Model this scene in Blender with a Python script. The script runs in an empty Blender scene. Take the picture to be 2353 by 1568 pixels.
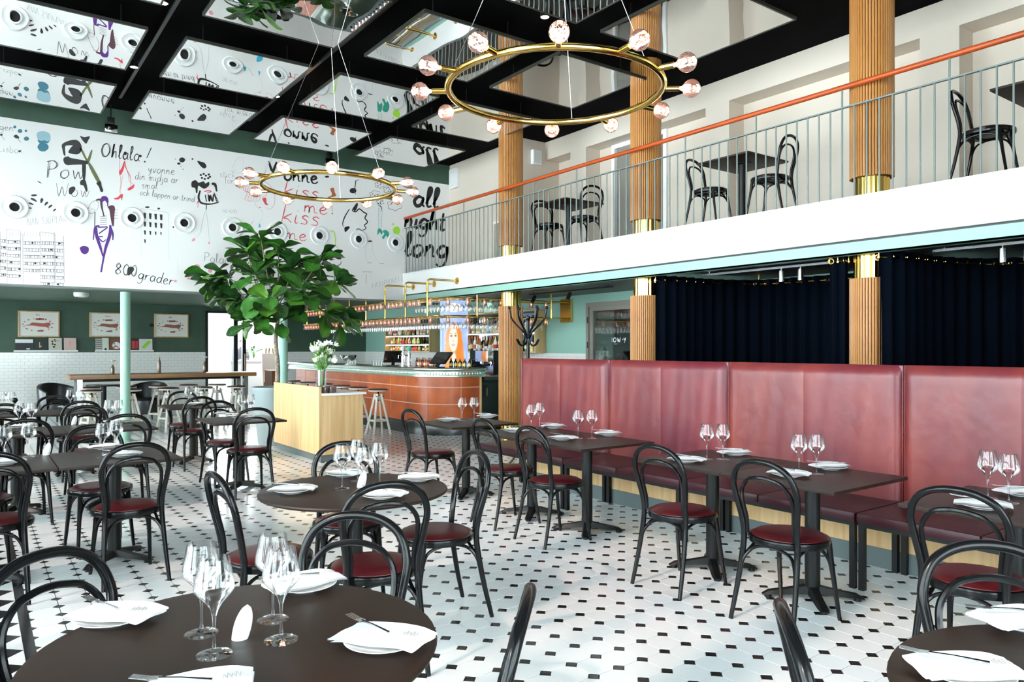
import bpy, bmesh, math, random
from mathutils import Vector, Matrix

# ---------------------------------------------------------------- camera, sky, exposure
SC = bpy.context.scene
COL = SC.collection
FPX, HOR, CX, CAMH = 1698.0, 800.0, 1176.5, 1.5       # focal length and horizon in photo pixels
SF, CF = 0.5906, 0.8070                               # forward direction (x, y)
cam_d = bpy.data.cameras.new('camera')
cam = bpy.data.objects.new('camera', cam_d)
COL.objects.link(cam)
cam_d.sensor_width = 36.0
cam_d.lens = 36.0 * FPX / 2353.0
cam_d.shift_y = (HOR - 784.0) / 2353.0
cam_d.clip_start = 0.02
cam.location = (0, 0, CAMH)
cam.rotation_euler = (math.pi / 2, 0, -math.atan2(SF, CF))
SC.camera = cam

world = bpy.data.worlds.new('sky')
SC.world = world
world.use_nodes = True
wn = world.node_tree.nodes
wn['Background'].inputs[0].default_value = (0.84, 0.935, 1.0, 1)
wn['Background'].inputs[1].default_value = 13.0

sun_d = bpy.data.lights.new('sun', 'SUN')
sun_d.energy = 2.0
sun_d.color = (1.0, 0.62, 0.50)
sun_d.angle = math.radians(1.5)
sun = bpy.data.objects.new('sun', sun_d)
COL.objects.link(sun)
sun.rotation_euler = Vector((0.80, 0.12, -0.61)).to_track_quat('-Z', 'Y').to_euler()

vs = SC.view_settings
vs.view_transform = 'Standard'
vs.look = 'None'
vs.exposure = 0.72
vs.gamma = 1.0
vs.use_curve_mapping = False
cy = SC.cycles
cy.max_bounces = 9
cy.diffuse_bounces = 5
cy.glossy_bounces = 5
cy.transmission_bounces = 6
cy.transparent_max_bounces = 24
cy.caustics_reflective = False
cy.caustics_refractive = False
cy.sample_clamp_indirect = 8.0
cy.use_denoising = True

R = math.radians
rnd = random.Random(7)


def ray(px, py):
    l = (px - CX) / FPX
    return (SF + CF * l, CF - SF * l, (HOR - py) / FPX)


def on_z(px, py, z):
    d = ray(px, py)
    t = (z - CAMH) / d[2]
    return Vector((d[0] * t, d[1] * t, z))


def on_y(px, py, y):
    d = ray(px, py)
    t = y / d[1]
    return Vector((d[0] * t, y, CAMH + d[2] * t))


def on_x(px, py, x):
    d = ray(px, py)
    t = x / d[0]
    return Vector((x, d[1] * t, CAMH + d[2] * t))


def at_depth(px, py, d):
    r = ray(px, py)
    return Vector((r[0] * d, r[1] * d, CAMH + r[2] * d))


# ---------------------------------------------------------------- materials
MATS = {}


def mat(name, col=(0.8, 0.8, 0.8), rough=0.5, metal=0.0, spec=0.5, var=0.0, vscale=8.0, bump=0.0, bscale=60.0,
        emit=None, estr=0.0, coat=0.0, stretch=None, col2=None, trans=0.0, alpha=1.0):
    if name in MATS:
        return MATS[name]
    m = bpy.data.materials.new(name)
    m.use_nodes = True
    nt = m.node_tree
    b = nt.nodes['Principled BSDF']
    b.inputs['Base Color'].default_value = (*col, 1)
    b.inputs['Roughness'].default_value = rough
    b.inputs['Metallic'].default_value = metal
    b.inputs['Specular IOR Level'].default_value = spec
    b.inputs['Coat Weight'].default_value = coat
    b.inputs['Coat Roughness'].default_value = 0.06
    b.inputs['Transmission Weight'].default_value = trans
    b.inputs['Alpha'].default_value = alpha
    if emit:
        b.inputs['Emission Color'].default_value = (*emit, 1)
        b.inputs['Emission Strength'].default_value = estr
    tc = None
    if var > 0 or bump > 0:
        tc = nt.nodes.new('ShaderNodeTexCoord')
        mp = nt.nodes.new('ShaderNodeMapping')
        nt.links.new(tc.outputs['Object'], mp.inputs['Vector'])
        if stretch:
            mp.inputs['Scale'].default_value = stretch
    if var > 0:
        n = nt.nodes.new('ShaderNodeTexNoise')
        n.inputs['Scale'].default_value = vscale
        n.inputs['Detail'].default_value = 5
        nt.links.new(mp.outputs[0], n.inputs['Vector'])
        r = nt.nodes.new('ShaderNodeValToRGB')
        c2 = col2 or tuple(c * (1 - var) for c in col)
        c1 = tuple(min(1, c * (1 + var * 0.5)) for c in col) if not col2 else col
        r.color_ramp.elements[0].color = (*c2, 1)
        r.color_ramp.elements[0].position = 0.35
        r.color_ramp.elements[1].color = (*c1, 1)
        r.color_ramp.elements[1].position = 0.65
        nt.links.new(n.outputs['Fac'], r.inputs['Fac'])
        nt.links.new(r.outputs['Color'], b.inputs['Base Color'])
    if bump > 0:
        n2 = nt.nodes.new('ShaderNodeTexNoise')
        n2.inputs['Scale'].default_value = bscale
        n2.inputs['Detail'].default_value = 3
        nt.links.new(mp.outputs[0], n2.inputs['Vector'])
        bp = nt.nodes.new('ShaderNodeBump')
        bp.inputs['Strength'].default_value = bump
        bp.inputs['Distance'].default_value = 0.01
        nt.links.new(n2.outputs['Fac'], bp.inputs['Height'])
        nt.links.new(bp.outputs[0], b.inputs['Normal'])
    MATS[name] = m
    return m


def glass_mat(name, tint=(1, 1, 1), refl=1.0, base=0.03, milk=0.0):
    """thin clear glass: mostly see-through, shiny at grazing angles"""
    m = bpy.data.materials.new(name)
    m.use_nodes = True
    nt = m.node_tree
    nt.nodes.remove(nt.nodes['Principled BSDF'])
    out = nt.nodes['Material Output']
    t = nt.nodes.new('ShaderNodeBsdfTransparent')
    t.inputs[0].default_value = (*tint, 1)
    g = nt.nodes.new('ShaderNodeBsdfGlossy')
    g.inputs['Roughness'].default_value = 0.02
    lw = nt.nodes.new('ShaderNodeLayerWeight')
    lw.inputs['Blend'].default_value = 0.35
    mm = nt.nodes.new('ShaderNodeMath')
    mm.operation = 'MULTIPLY_ADD'
    mm.inputs[1].default_value = refl
    mm.inputs[2].default_value = base
    mm.use_clamp = True
    mx = nt.nodes.new('ShaderNodeMixShader')
    nt.links.new(lw.outputs['Fresnel'], mm.inputs[0])
    nt.links.new(mm.outputs[0], mx.inputs[0])
    if milk:
        tl = nt.nodes.new('ShaderNodeBsdfTranslucent')
        tl.inputs[0].default_value = (*tint, 1)
        mk = nt.nodes.new('ShaderNodeMixShader')
        mk.inputs[0].default_value = milk
        nt.links.new(t.outputs[0], mk.inputs[1])
        nt.links.new(tl.outputs[0], mk.inputs[2])
        t = mk
    nt.links.new(t.outputs[0], mx.inputs[1])
    nt.links.new(g.outputs[0], mx.inputs[2])
    nt.links.new(mx.outputs[0], out.inputs[0])
    MATS[name] = m
    return m


def wood_mat(name, c1, c2, rough=0.4, scale=(30, 30, 1.6), coat=0.0):
    return mat(name, c1, rough, var=0.3, vscale=1.0, col2=c2, stretch=scale, coat=coat)


M = {}
M['white'] = mat('white_paint', (0.84, 0.83, 0.81), 0.6)
M['mural'] = mat('mural_white', (0.86, 0.84, 0.82), 0.45)
M['beige'] = mat('warm_white_paint', (0.66, 0.57, 0.48), 0.7)
M['green'] = mat('dark_green_paint', (0.042, 0.088, 0.058), 0.55, var=0.12, vscale=3)
M['sage'] = mat('sage_green_paint', (0.27, 0.47, 0.385), 0.45)
M['black'] = mat('black_ceiling', (0.0016, 0.0016, 0.0016), 0.9, spec=0.05, bump=0.3, bscale=120)
M['frame_black'] = mat('black_metal', (0.008, 0.009, 0.009), 0.35, spec=0.3)
M['soffit'] = mat('charcoal_soffit', (0.025, 0.028, 0.028), 0.4)
M['tile'] = mat('white_floor_tile', (0.76, 0.79, 0.79), 0.16, spec=0.55, var=0.04, vscale=1.5)
M['dot'] = mat('black_floor_tile', (0.012, 0.012, 0.012), 0.2)
M['grout'] = mat('grey_grout', (0.035, 0.04, 0.055), 0.8)
M['walltile'] = mat('white_wall_tile', (0.80, 0.80, 0.76), 0.15, spec=0.5)
M['wgrout'] = mat('wall_grout', (0.42, 0.43, 0.40), 0.9)
M['brass'] = mat('polished_brass', (0.75, 0.50, 0.13), 0.14, metal=1.0)
M['oak'] = wood_mat('oak_slat', (0.50, 0.225, 0.058), (0.35, 0.135, 0.030), 0.38)
M['oakcore'] = mat('oak_groove', (0.22, 0.10, 0.03), 0.6)
M['oaklight'] = wood_mat('light_oak', (0.66, 0.45, 0.23), (0.54, 0.33, 0.14), 0.45, (22, 22, 1.0))
M['oakdark'] = wood_mat('brown_oak', (0.30, 0.15, 0.05), (0.20, 0.09, 0.03), 0.35, (2, 30, 30))
M['rail'] = wood_mat('orange_handrail', (0.44, 0.065, 0.006), (0.36, 0.050, 0.005), 0.4, (20, 2, 20))
M['baluster'] = mat('grey_green_steel', (0.16, 0.19, 0.175), 0.4)
M['chair'] = mat('black_bentwood', (0.0045, 0.005, 0.0055), 0.17, spec=0.22)
M['pad'] = mat('burgundy_leather', (0.055, 0.006, 0.008), 0.3, spec=0.25, bump=0.12, bscale=300)
M['top'] = mat('dark_brown_laminate', (0.020, 0.0112, 0.0075), 0.42, spec=0.2, var=0.12, vscale=40, bump=0.05, bscale=500)
M['iron'] = mat('black_cast_iron', (0.006, 0.0065, 0.0065), 0.4, spec=0.25, bump=0.1, bscale=200)
M['china'] = mat('white_porcelain', (0.82, 0.83, 0.82), 0.12)
M['napkin'] = mat('white_paper_napkin', (0.86, 0.86, 0.86), 0.85)
M['steel'] = mat('brushed_steel', (0.55, 0.56, 0.57), 0.22, metal=1.0)
M['chrome'] = mat('polished_steel', (0.70, 0.71, 0.72), 0.08, metal=1.0)
M['glass'] = glass_mat('clear_glass', (0.985, 0.99, 0.99), 0.7, 0.03)
M['pane'] = glass_mat('pane_glass', (0.95, 0.98, 0.97), 0.9, 0.03)
M['pinkglass'] = glass_mat('pink_tinted_glass', (0.95, 0.80, 0.80), 0.8, 0.10, 0.42)
M['bulbglass'] = glass_mat('rose_bulb_glass', (0.95, 0.80, 0.78), 0.85, 0.07, 0.10)
M['filament'] = mat('glowing_filament', (1, 0.7, 0.4), 0.5, emit=(1.0, 0.55, 0.38), estr=24)
M['filament2'] = mat('glowing_small_filament', (1, 0.6, 0.3), 0.5, emit=(1.0, 0.45, 0.22), estr=8)
M['spotglow'] = mat('spot_lamp_glow', (1, 0.8, 0.5), 0.5, emit=(1.0, 0.62, 0.32), estr=60)
M['navy'] = mat('navy_velvet', (0.0007, 0.0021, 0.0054), 0.9, spec=0.05)
M['terracotta'] = mat('glazed_terracotta', (0.52, 0.12, 0.030), 0.28, var=0.35, vscale=2.5, col2=(0.34, 0.065, 0.018))
M['tgrout'] = mat('pink_grout', (0.62, 0.36, 0.28), 0.8)
M['zinc'] = mat('zinc_counter', (0.60, 0.66, 0.60), 0.3, metal=1.0, bump=0.05, bscale=40)
M['planter'] = mat('grey_planter', (0.24, 0.29, 0.29), 0.5)
M['soil'] = mat('dark_soil', (0.03, 0.022, 0.015), 0.95, bump=0.6, bscale=80)
M['bark'] = mat('pale_bark', (0.30, 0.24, 0.18), 0.8, var=0.5, vscale=30, bump=0.4, bscale=60)
M['leaf'] = mat('fig_leaf', (0.034, 0.135, 0.017), 0.28, spec=0.5, var=0.35, vscale=6)
M['leaf2'] = mat('fig_leaf_deep', (0.013, 0.055, 0.011), 0.3, spec=0.5, var=0.35, vscale=6)
M['leaf3'] = mat('fig_leaf_bright', (0.085, 0.23, 0.024), 0.3, spec=0.5, var=0.3, vscale=6)
M['ink'] = mat('black_ink', (0.008, 0.009, 0.008), 0.5)
M['olive'] = mat('olive_ink', (0.14, 0.16, 0.06), 0.6)
M['purple'] = mat('purple_ink', (0.10, 0.02, 0.22), 0.6)
M['brownink'] = mat('brown_ink', (0.10, 0.035, 0.05), 0.6)
M['red'] = mat('red_ink', (0.75, 0.07, 0.09), 0.6)
M['pink'] = mat('pink_ink', (0.85, 0.32, 0.42), 0.6)
M['blue'] = mat('petrol_ink', (0.05, 0.20, 0.27), 0.6)
M['bluelight'] = mat('pale_blue_ink', (0.35, 0.55, 0.62), 0.6)
M['cyan'] = mat('cyan_ink', (0.03, 0.45, 0.65), 0.6)
M['teal'] = mat('teal_ink', (0.03, 0.35, 0.25), 0.6)
M['lime'] = mat('lime_ink', (0.38, 0.78, 0.05), 0.6)
M['orangeink'] = mat('orange_ink', (0.45, 0.12, 0.03), 0.6)
M['greyink'] = mat('grey_pencil', (0.42, 0.43, 0.42), 0.7)
M['darkvoid'] = mat('dark_opening', (0.004, 0.004, 0.004), 0.9)
M['leatherblk'] = mat('black_leather', (0.012, 0.013, 0.015), 0.3, spec=0.5, bump=0.1, bscale=120)
M['stoolwood'] = mat('pale_stool_wood', (0.62, 0.58, 0.50), 0.5, var=0.1, vscale=12)
M['stoolseat'] = mat('dark_stool_leather', (0.05, 0.012, 0.012), 0.4)
M['greydoor'] = mat('taupe_door', (0.22, 0.20, 0.17), 0.5)
M['greyplinth'] = mat('grey_plinth', (0.10, 0.13, 0.13), 0.5)

# wavy mirror
mm_ = mat('wavy_mirror', (0.93, 0.93, 0.92), 0.0, metal=1.0)
nt_ = mm_.node_tree
n_ = nt_.nodes.new('ShaderNodeTexNoise')
n_.inputs['Scale'].default_value = 1.6
n_.inputs['Detail'].default_value = 0
t_ = nt_.nodes.new('ShaderNodeTexCoord')
b_ = nt_.nodes.new('ShaderNodeBump')
b_.inputs['Strength'].default_value = 1.0
b_.inputs['Distance'].default_value = 0.004
nt_.links.new(t_.outputs['Object'], n_.inputs['Vector'])
nt_.links.new(n_.outputs['Fac'], b_.inputs['Height'])
nt_.links.new(b_.outputs[0], nt_.nodes['Principled BSDF'].inputs['Normal'])
M['mirror'] = mm_


# ---------------------------------------------------------------- mesh building
def cr(pts, seg=6, closed=False):
    """Catmull-Rom through pts"""
    P = [Vector(p) for p in pts]
    n = len(P)
    if n < 3:
        return P
    out = []
    rng = range(n) if closed else range(n - 1)
    for i in rng:
        p1, p2 = P[i], P[(i + 1) % n]
        p0 = P[i - 1] if (closed or i > 0) else p1 * 2 - p2
        p3 = P[(i + 2) % n] if (closed or i + 2 < n) else p2 * 2 - p1
        for k in range(seg):
            t = k / seg
            out.append(0.5 * ((2 * p1) + (p2 - p0) * t + (2 * p0 - 5 * p1 + 4 * p2 - p3) * t * t
                              + (3 * p1 - p0 - 3 * p2 + p3) * t ** 3))
    if not closed:
        out.append(P[-1])
    return out


class MB:
    def __init__(s):
        s.v, s.f, s.m = [], [], []

    def add(s, vs, fs, mi=0):
        o = len(s.v)
        s.v += [tuple(v) for v in vs]
        s.f += [tuple(i + o for i in f) for f in fs]
        s.m += [mi] * len(fs)
        return s

    def box(s, a, b, mi=0, bev=0.0):
        x0, y0, z0 = (min(a[i], b[i]) for i in range(3))
        x1, y1, z1 = (max(a[i], b[i]) for i in range(3))
        if bev <= 0:
            v = [(x0, y0, z0), (x1, y0, z0), (x1, y1, z0), (x0, y1, z0), (x0, y0, z1), (x1, y0, z1), (x1, y1, z1), (x0, y1, z1)]
            f = [(0, 3, 2, 1), (4, 5, 6, 7), (0, 1, 5, 4), (1, 2, 6, 5), (2, 3, 7, 6), (3, 0, 4, 7)]
            return s.add(v, f, mi)
        bm = bmesh.new()
        bmesh.ops.create_cube(bm, size=1)
        bmesh.ops.scale(bm, vec=(x1 - x0, y1 - y0, z1 - z0), verts=bm.verts)
        bmesh.ops.translate(bm, vec=((x0 + x1) / 2, (y0 + y1) / 2, (z0 + z1) / 2), verts=bm.verts)
        bmesh.ops.bevel(bm, geom=bm.edges[:], offset=bev, segments=2, affect='EDGES', profile=0.7)
        bm.verts.index_update()
        s.add([v.co for v in bm.verts], [[v.index for v in f.verts] for f in bm.faces], mi)
        bm.free()
        return s

    def obox(s, p, q, w, h, mi=0, up=(0, 0, 1)):
        """bar from p to q, width w, height h"""
        p, q = Vector(p), Vector(q)
        d = (q - p).normalized()
        u = Vector(up)
        if abs(d.dot(u)) > 0.98:
            u = Vector((0, 1, 0))
        r = d.cross(u).normalized()
        u = r.cross(d).normalized()
        v = []
        for c in (p, q):
            for a, b in ((-1, -1), (1, -1), (1, 1), (-1, 1)):
                v.append(c + r * a * w / 2 + u * b * h / 2)
        return s.add(v, [(0, 1, 2, 3), (7, 6, 5, 4), (0, 4, 5, 1), (1, 5, 6, 2), (2, 6, 7, 3), (3, 7, 4, 0)], mi)

    def lathe(s, prof, n=24, o=(0, 0, 0), mi=0, sx=1.0, sy=1.0, a0=0.0, a1=None, cap=False):
        full = a1 is None
        a1 = 2 * math.pi if full else a1
        m = n if full else n + 1
        v = []
        for r, z in prof:
            for k in range(m):
                a = a0 + (a1 - a0) * k / n
                v.append((o[0] + r * math.cos(a) * sx, o[1] + r * math.sin(a) * sy, o[2] + z))
        f = []
        for i in range(len(prof) - 1):
            for k in range(n):
                k2 = (k + 1) % m
                f.append((i * m + k, i * m + k2, (i + 1) * m + k2, (i + 1) * m + k))
        if cap and full:
            f.append(tuple(range(m - 1, -1, -1)))
            f.append(tuple((len(prof) - 1) * m + k for k in range(m)))
        return s.add(v, f, mi)

    def cyl(s, p, q, r, r2=None, n=12, mi=0):
        return s.tube([p, q], [r, r if r2 is None else r2], n, mi=mi)

    def tube(s, path, r, n=8, closed=False, mi=0, caps=True):
        P = [Vector(p) for p in path]
        L = len(P)
        rad = r if isinstance(r, (list, tuple)) else [r] * L
        if len(rad) != L:
            rad = [rad[0] + (rad[-1] - rad[0]) * i / (L - 1) for i in range(L)]
        T = []
        for i in range(L):
            a = P[i - 1] if (i > 0 or closed) else P[i]
            b = P[(i + 1) % L] if (i < L - 1 or closed) else P[i]
            T.append((b - a).normalized())
        u = Vector((0, 0, 1))
        if abs(T[0].dot(u)) > 0.95:
            u = Vector((1, 0, 0))
        u = (u - T[0] * u.dot(T[0])).normalized()
        v = []
        for i in range(L):
            u = (u - T[i] * u.dot(T[i]))
            u = u.normalized() if u.length > 1e-6 else T[i].orthogonal().normalized()
            w = T[i].cross(u)
            for k in range(n):
                a = 2 * math.pi * k / n
                v.append(P[i] + (u * math.cos(a) + w * math.sin(a)) * rad[i])
        f = []
        for i in range(L if closed else L - 1):
            j = (i + 1) % L
            for k in range(n):
                k2 = (k + 1) % n
                f.append((i * n + k, i * n + k2, j * n + k2, j * n + k))
        if caps and not closed:
            f.append(tuple(range(n - 1, -1, -1)))
            f.append(tuple((L - 1) * n + k for k in range(n)))
        return s.add(v, f, mi)

    def prism(s, poly, z0, z1, mi=0):
        n = len(poly)
        v = [(p[0], p[1], z0) for p in poly] + [(p[0], p[1], z1) for p in poly]
        f = [tuple(range(n - 1, -1, -1)), tuple(range(n, 2 * n))]
        f += [(i, (i + 1) % n, n + (i + 1) % n, n + i) for i in range(n)]
        return s.add(v, f, mi)

    def sphere(s, c, r, n=12, mi=0, sz=1.0):
        prof = [(r * math.sin(math.pi * i / n), -r * sz * math.cos(math.pi * i / n)) for i in range(n + 1)]
        prof[0] = (r * 0.01, -r * sz)
        prof[-1] = (r * 0.01, r * sz)
        return s.lathe(prof, n + 4, c, mi)

    def xform(s, mtx):
        s.v = [tuple(mtx @ Vector(v)) for v in s.v]
        return s

    def mesh(s, name, mats, angle=40, flat=False):
        me = bpy.data.meshes.new(name)
        me.from_pydata(s.v, [], s.f)
        for m in (mats if isinstance(mats, (list, tuple)) else [mats]):
            me.materials.append(M[m] if isinstance(m, str) else m)
        if any(s.m):
            me.polygons.foreach_set('material_index', s.m)
        if not flat:
            me.shade_smooth()
            me.set_sharp_from_angle(angle=R(angle))
        me.update()
        return me

    def build(s, name, mats, parent=None, loc=(0, 0, 0), rz=0.0, angle=40, flat=False):
        return obj(name, s.mesh(name, mats, angle, flat), parent, loc, rz)


def obj(name, me, parent=None, loc=(0, 0, 0), rz=0.0):
    o = bpy.data.objects.new(name, me)
    COL.objects.link(o)
    o.location = loc
    if rz:
        o.rotation_euler = (0, 0, rz)
    if parent:
        o.parent = parent
    return o


def tag(o, label, cat, group=None):
    o['label'] = label
    o['category'] = cat
    if group:
        o['group'] = group
    return o


def thing(name, label, cat, loc=(0, 0, 0), rz=0.0, group=None):
    o = bpy.data.objects.new(name, None)
    COL.objects.link(o)
    o.location = loc
    o.rotation_euler = (0, 0, rz)
    return tag(o, label, cat, group)


def struct(o):
    o['kind'] = 'structure'
    return o


def stuff(o):
    o['kind'] = 'stuff'
    return o


KIDS = {}


def kids(o):
    return [c for c in bpy.data.objects if c.parent == o]


def dup(root, loc, rz=0.0, label=None, group=None, tree=None):
    tree = tree or KIDS.setdefault(root.name, [(c, kids(c)) for c in kids(root)])
    r = root.copy()
    COL.objects.link(r)
    r.location = loc
    r.rotation_euler = (0, 0, rz)
    if label:
        r['label'] = label
    if group:
        r['group'] = group
    for c, gs in tree:
        k = c.copy()
        COL.objects.link(k)
        k.parent = r
        for g in gs:
            d = g.copy()
            COL.objects.link(d)
            d.parent = k
    return r


class Maker:
    """first call moves the prototype itself, later calls copy it"""
    def __init__(s, root):
        s.root, s.used = root, False
        s.tree = [(c, kids(c)) for c in kids(root)]

    def __call__(s, loc, rz=0.0, label=None, group=None):
        if not s.used:
            s.used = True
            s.root.location = loc
            s.root.rotation_euler = (0, 0, rz)
            if label:
                s.root['label'] = label
            if group:
                s.root['group'] = group
            return s.root
        r = dup(s.root, loc, rz, label, group, s.tree)
        if not group and 'group' in r:
            del r['group']
        return r

# ================================================================ the setting
XL, YB = -1.8, -2.4          # window wall on the left, wall behind the camera
YM = 13.2                    # mural wall plane
YN = 19.5                    # far green wall
XE = 9.1                     # wall behind the bar / under the balcony
XF = 6.96                    # balcony front
ZC = 5.3                     # ceiling
ZS = 2.46                    # underside of the balcony
ZB = 3.0                     # balcony floor

# ---- floor: slab of grout, octagons and dots laid on it
floor = struct(MB().box((XL - .2, YB - .2, -0.2), (XE + 3, YN + 9, -0.004)).build('floor', 'grout', flat=True))
TP, X0T, Y0T = 0.157, 2.452, 2.502
DS = 0.0315                  # half diagonal of the black square


def octagon(g=0.0021):
    h = TP / 2 - g
    c = DS + g * 0.5
    return [(h - c, -h), (h, -h + c), (h, h - c), (h - c, h), (-h + c, h), (-h, h - c), (-h, -h + c), (-h + c, -h)]


def diamond(g=0.0012):
    d = DS - g
    return [(d, 0), (0, d), (-d, 0), (0, -d)]


me_oct = MB().prism(octagon(), -0.006, 0).mesh('floor_tile', 'tile', flat=True)
me_dot = MB().prism(diamond(), -0.006, 0.0003).mesh('floor_dot', 'dot', flat=True)
octs, dots = [], []
XBORD = 0.262
for i in range(-14, 48):
    for j in range(-32, 112):
        cx_, cy_ = X0T + i * TP, Y0T + j * TP
        if XBORD - .02 < cx_ < XE and YB < cy_ < YN + .2:
            dots.append((cx_, cy_))
        ox, oy = cx_ + TP / 2, cy_ + TP / 2
        if ox - TP / 2 > XBORD - .01 and ox < XE and YB < oy < YN + .2:
            octs.append((ox, oy))


def inview(x, y):
    d = x * SF + y * CF
    l = x * CF - y * SF
    if d < 1.5:
        return None
    px, py = CX + FPX * l / d, HOR + FPX * CAMH / d
    # clear of the furniture in the lower left of the picture, inside the frame
    if 0 < px < 2353 and py < 1560:
        hid = (px < 1000 and py > 1340) or (px > 2030 and py > 1430) or (x > 4.95 and y < 6.7)
        return None if hid else d
    return None


for lst, me, nm in ((octs, me_oct, 'floor_tile'), (dots, me_dot, 'floor_dot')):
    vis = sorted([(inview(*p), p) for p in lst if inview(*p)])[:300]
    near = {p for _, p in vis}
    for p in [q for _, q in vis]:
        obj(nm, me, floor, (p[0], p[1], 0))
    b = MB()
    poly = octagon() if nm == 'floor_tile' else diamond()
    for p in lst:
        if p not in near:
            b.prism([(p[0] + a, p[1] + c) for a, c in poly], -0.006, 0 if nm == 'floor_tile' else 0.0003)
    stuff(b.build('floor_tiles_beyond' if nm == 'floor_tile' else 'floor_dots_beyond', 'tile' if nm == 'floor_tile' else 'dot', floor, flat=True))
# border: black strip, saw-tooth triangles, black field
b = MB()
for j in range(0, 66):
    y = -2.3 + j * 0.235
    b.box((XBORD - .05, y + .001, -.006), (XBORD - .001, y + .234, 0.0004))
stuff(b.build('border_strip_tiles', 'dot', floor, flat=True))
bw, bk = MB(), MB()
TD = TP * math.sqrt(2)
for j in range(-22, 76):
    y = Y0T + j * TD
    a, c = XBORD - .052, XBORD - .052 - TD / 2
    bk.prism([(c, y + .001), (a, y + TD / 2), (c, y + TD - .001)], -.006, 0.0002)
    bw.prism([(a, y - TD / 2 + .001), (a, y + TD / 2 - .001), (c, y)], -.006, 0)
stuff(bk.build('border_black_triangles', 'dot', floor, flat=True))
stuff(bw.build('border_white_triangles', 'tile', floor, flat=True))
b = MB()
for i in range(12):
    for j in range(110):
        x, y = XL + i * .16, YB + j * .2
        b.box((x, y, -.006), (x + .158, y + .198, 0.0001))
stuff(b.build('border_black_field', 'dot', floor, flat=True))


# ---- window wall on the left and behind the camera: tall steel-framed windows
def window_wall(name, horiz, fixed, a0, a1, z0, z1, ztop, step, pier):
    """horiz: runs along x at y=fixed, else along y at x=fixed"""
    wall = MB()

    def bx(mb, u0, u1, w0, w1, t0, t1):
        if horiz:
            mb.box((u0, fixed + t0, w0), (u1, fixed + t1, w1))
        else:
            mb.box((fixed + t0, u0, w0), (fixed + t1, u1, w1))
    n = int((a1 - a0) / step)
    st = (a1 - a0) / n
    bx(wall, a0, a1, 0, z0, -.2, 0)
    bx(wall, a0, a1, z1, ztop, -.2, 0)
    for k in range(n + 1):
        c = a0 + k * st
        bx(wall, c - pier / 2, c + pier / 2, z0, z1, -.2, 0)
    w = struct(wall.build(name, 'white', flat=True))
    for k in range(n):
        u0, u1 = a0 + k * st + pier / 2, a0 + (k + 1) * st - pier / 2
        fr = MB()
        for t in (0, 1 / 3, 2 / 3, 1):
            u = u0 + (u1 - u0) * t
            bx(fr, u - .022, u + .022, z0, z1, -.12, -.07)
        nz = max(2, int((z1 - z0) / .8))
        for t in range(nz + 1):
            z = z0 + (z1 - z0) * t / nz
            bx(fr, u0, u1, z - .018, z + .018, -.12, -.07)
        global WN
        WN += 1
        f = struct(fr.build('window_%d' % WN, 'frame_black', flat=True))
        pn = MB()
        bx(pn, u0, u1, z0, z1, -.098, -.094)
        pn.build('pane', 'pane', f, flat=True)
    return w


WN = 0
window_wall('wall_west', False, XL, YB, YM, 0.35, 4.85, ZC, 1.9, .28)
window_wall('wall_west_lower', False, XL, YM, YN, 0.35, 2.35, 2.8, 2.1, .3)
window_wall('wall_south', True, YB, XL, 3.6, 0.35, 4.85, ZC, 1.8, .28)
struct(MB().box((3.6, YB - .2, 0), (XE + .2, YB, ZC)).build('wall_south_end', 'white', flat=True))

# ---- ceiling
struct(MB().box((XL - .2, YB - .2, ZC), (XE + .2, YM + .3, ZC + .2)).build('ceiling', 'black', flat=True))

# ---- mural wall (upper) with the dark green band above it
wall_n = struct(MB().box((XL, YM, 2.45), (8.05, YM + .25, 4.90)).build('wall_north_upper', 'mural', flat=True))
struct(MB().box((XL, YM - .0, 4.90), (8.05, YM + .25, ZC)).build('wall_north_band', 'green', flat=True))
struct(MB().box((XL, YM + .0, 2.425), (6.95, YM + .26, 2.45)).build('trim_1', 'baluster', flat=True))
# under the mural: green soffit, back to the far wall
struct(MB().box((XL, YM + .25, 2.54), (XE, YN, 2.7)).build('ceiling_lower', 'green', flat=True))
# far wall with the doorway, tiled up to 1.4 m
DX0, DX1, DZ1 = 4.77, 6.75, 2.43
b = MB().box((XL, YN, 0), (DX0, YN + .2, 2.6)).box((DX1, YN, 0), (XE + .2, YN + .2, 2.6)).box((DX0, YN, DZ1), (DX1, YN + .2, 2.6))
wall_far = struct(b.build('wall_north_lower', 'green', flat=True))
ZT = 1.40


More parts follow.
